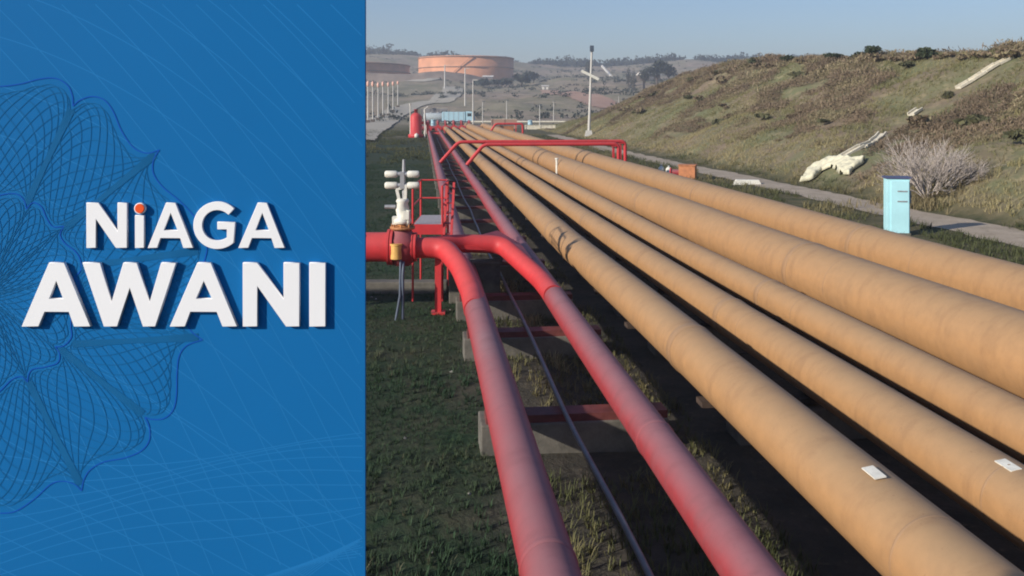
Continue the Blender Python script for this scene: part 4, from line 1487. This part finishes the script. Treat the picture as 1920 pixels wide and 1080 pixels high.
lines('rosette_net', net2, 1.2, M['title_net'], .0012)
# dense spines along the petal borders
spn = []
for (u0, v0, u1, v1) in ((50, 382, 134, 205), (122, 428, 290, 290), (136, 645, 372, 632), (110, 652, 268, 776), (54, 716, 150, 908), (150, 500, 372, 470)):
    for k in range(9):
        o_ = (k - 4) * 1.0
        ang = math.atan2(v1 - v0, u1 - u0)
        bw = 1.3
        pl = []
        for q in range(13):
            t_ = q / 12
            sp_ = o_ * (1.0 + bw * (abs(t_ - .45) * 1.0))
            pl.append((u0 + (u1 - u0) * t_ - math.sin(ang) * sp_, v0 + (v1 - v0) * t_ + math.cos(ang) * sp_))
        spn.append(pl)
lines('rosette_spine', spn, 1.4, M['title_net'], .0013)
# pale background lines
bg = []
for k in range(-7, 13):
    u0 = -40 + k * 63
    bg.append([(u0 + q * 30 + 0.0006 * (q * 30) ** 2 * -.35, -20 + q * 30 * (.93 + .0004 * q * 30) + max(0, -k) * 8) for q in range(0, 40)])
for k in range(-2, 9):
    v0 = -120 + k * 92
    bg.append([(-20 + q * 20, v0 + q * 20 * (.26 + .00062 * q * 20)) for q in range(0, 37)])
for k in range(16):
    v0 = 560 + k * 62
    bg.append([(-20 + q * 20, v0 + q * 20 * (.62 - .018 * k)) for q in range(0, 37)])
for k in range(9):
    v0 = 850 + k * 32
    bg.append([(-20 + q * 20, v0 - q * 20 * (.02 + .028 * k) + 28 * math.sin(q * .12 + k * .5)) for q in range(0, 37)])
for k in range(14):
    bg.append([(430 + k * 9 + q * 14, 1105 - q * 14 * (.42 + .03 * k) + 0.0007 * (q * 14) ** 2) for q in range(0, 26)])
lines('background_line', bg, 1.9, M['title_line'], .0004)

# raised letters
def letter(polys, depth, mat='letter', name='letter', base=.0025):
    """polygon outlines (first outer, the rest holes) in photo pixels of the front face"""
    cu = bpy.data.curves.new(name, 'CURVE')
    cu.dimensions = '2D'
    cu.fill_mode = 'BOTH'
    k = (BY - depth - base) / FPX
    ext = depth / 2
    for pl in polys:
        sp = cu.splines.new('POLY')
        sp.points.add(len(pl) - 1)
        for i, (u, v) in enumerate(pl):
            sp.points[i].co = ((u - 960) * k, CAM_H - (v - HOR) * k, 0, 1)
        sp.use_cyclic_u = True
    cu.extrude = ext - .0014
    cu.bevel_depth = .0014
    cu.bevel_resolution = 1
    cu.offset = -.0014
    tmp = bpy.data.objects.new(name, cu)
    COL.objects.link(tmp)
    bpy.context.view_layer.update()
    me = bpy.data.meshes.new_from_object(tmp.evaluated_get(bpy.context.evaluated_depsgraph_get()))
    bpy.data.objects.remove(tmp)
    bpy.data.curves.remove(cu)
    # stand the letter upright: curve x->world x, curve y->world z, curve z->-world y
    me.transform(Matrix(((1, 0, 0, -so.x), (0, 0, -1, BY - base - ext - so.y), (0, 1, 0, -so.z), (0, 0, 0, 1))))
    me.materials.clear()
    me.materials.append(M[mat])
    o = bpy.data.objects.new(name, me)
    link(o, TITLE)
    return o


def circle(cx, cy, r, n=40):
    return [(cx + r * math.cos(2 * math.pi * k / n), cy + r * math.sin(2 * math.pi * k / n)) for k in range(n)]


D1, D2 = .012, .016
T_, B_ = 380.2, 465.0
letter([[(161.7, B_), (161.7, T_), (184, T_), (220, 434), (220, T_), (238, T_), (238, B_), (217, B_), (179.7, 411), (179.7, B_)]], D1)
letter([[(252.8, 403.8), (269.9, 403.8), (269.9, B_), (252.8, B_)]], D1)
letter([circle(261.8, 391, 10.6)], D1, 'letter', 'dot_ring')
dot = letter([circle(261.4, 391, 8.9)], .004, 'letter_dot', 'dot', D1 + .0025)
def A_(x0, x1, a0, a1, l1, r0, cxp, ct, cb0, cb1, cby, lb0, lb1, lby, T, B):
    return [[(x0, B), (a0, T), (a1, T), (x1, B), (r0, B), (lb1, lby), (lb0, lby), (l1, B)], [(cxp, ct), (cb1, cby), (cb0, cby)]]
letter(A_(276.7, 362.2, 311, 328.5, 294.6, 343.4, 319.8, 399.5, 307, 332.6, 431.6, 301, 337.5, 446.7, T_, B_), D1)
g_ = []
gcx, gcy = 407.5, 422.6
for k in range(37):
    a_ = math.radians(45 + k * (360 - 45 - 47.5) / 36)
    g_.append((gcx + 45.2 * math.cos(a_), gcy - 44.6 * math.sin(a_)))
g_ += [(441, 416.2), (407.2, 416.2), (407.2, 430), (425, 430), (425, 446.5)]
for k in range(31):
    a_ = math.radians(-53 - k * (360 - 53 - 43) / 30)
    g_.append((gcx + 28.4 * math.cos(a_), gcy - 28.4 * math.sin(a_)))
letter([g_], D1)
letter(A_(446.6, 534, 483, 500, 465.5, 514.5, 491.5, 399.5, 479, 504, 431.6, 472.6, 508.6, 446.7, T_, B_), D1)
T_, B_ = 492.7, 612.4
letter(A_(40.2, 169.6, 91.6, 119.6, 72, 138.4, 105.2, 527, 92, 118, 560, 83.5, 128.6, 585, T_, B_), D2)
letter([[(154.5, T_), (187, T_), (208.2, 568), (231, T_), (256, T_), (279.8, 568), (302, T_), (330, T_), (291, B_), (267.7, B_), (243, 540), (219.5, B_), (194.5, B_)]], D2)
letter(A_(318, 444.5, 370, 394.8, 346.7, 416.8, 381.8, 527, 367.6, 397, 560, 357, 406, 585, T_, B_), D2)
letter([[(455, B_), (455, T_), (481.8, T_), (531.5, 561), (531.5, T_), (561.3, T_), (561.3, B_), (536, B_), (482.4, 537), (482.4, B_)]], D2)
letter([[(579.8, T_), (610.2, T_), (610.2, B_), (579.8, B_)]], D2)
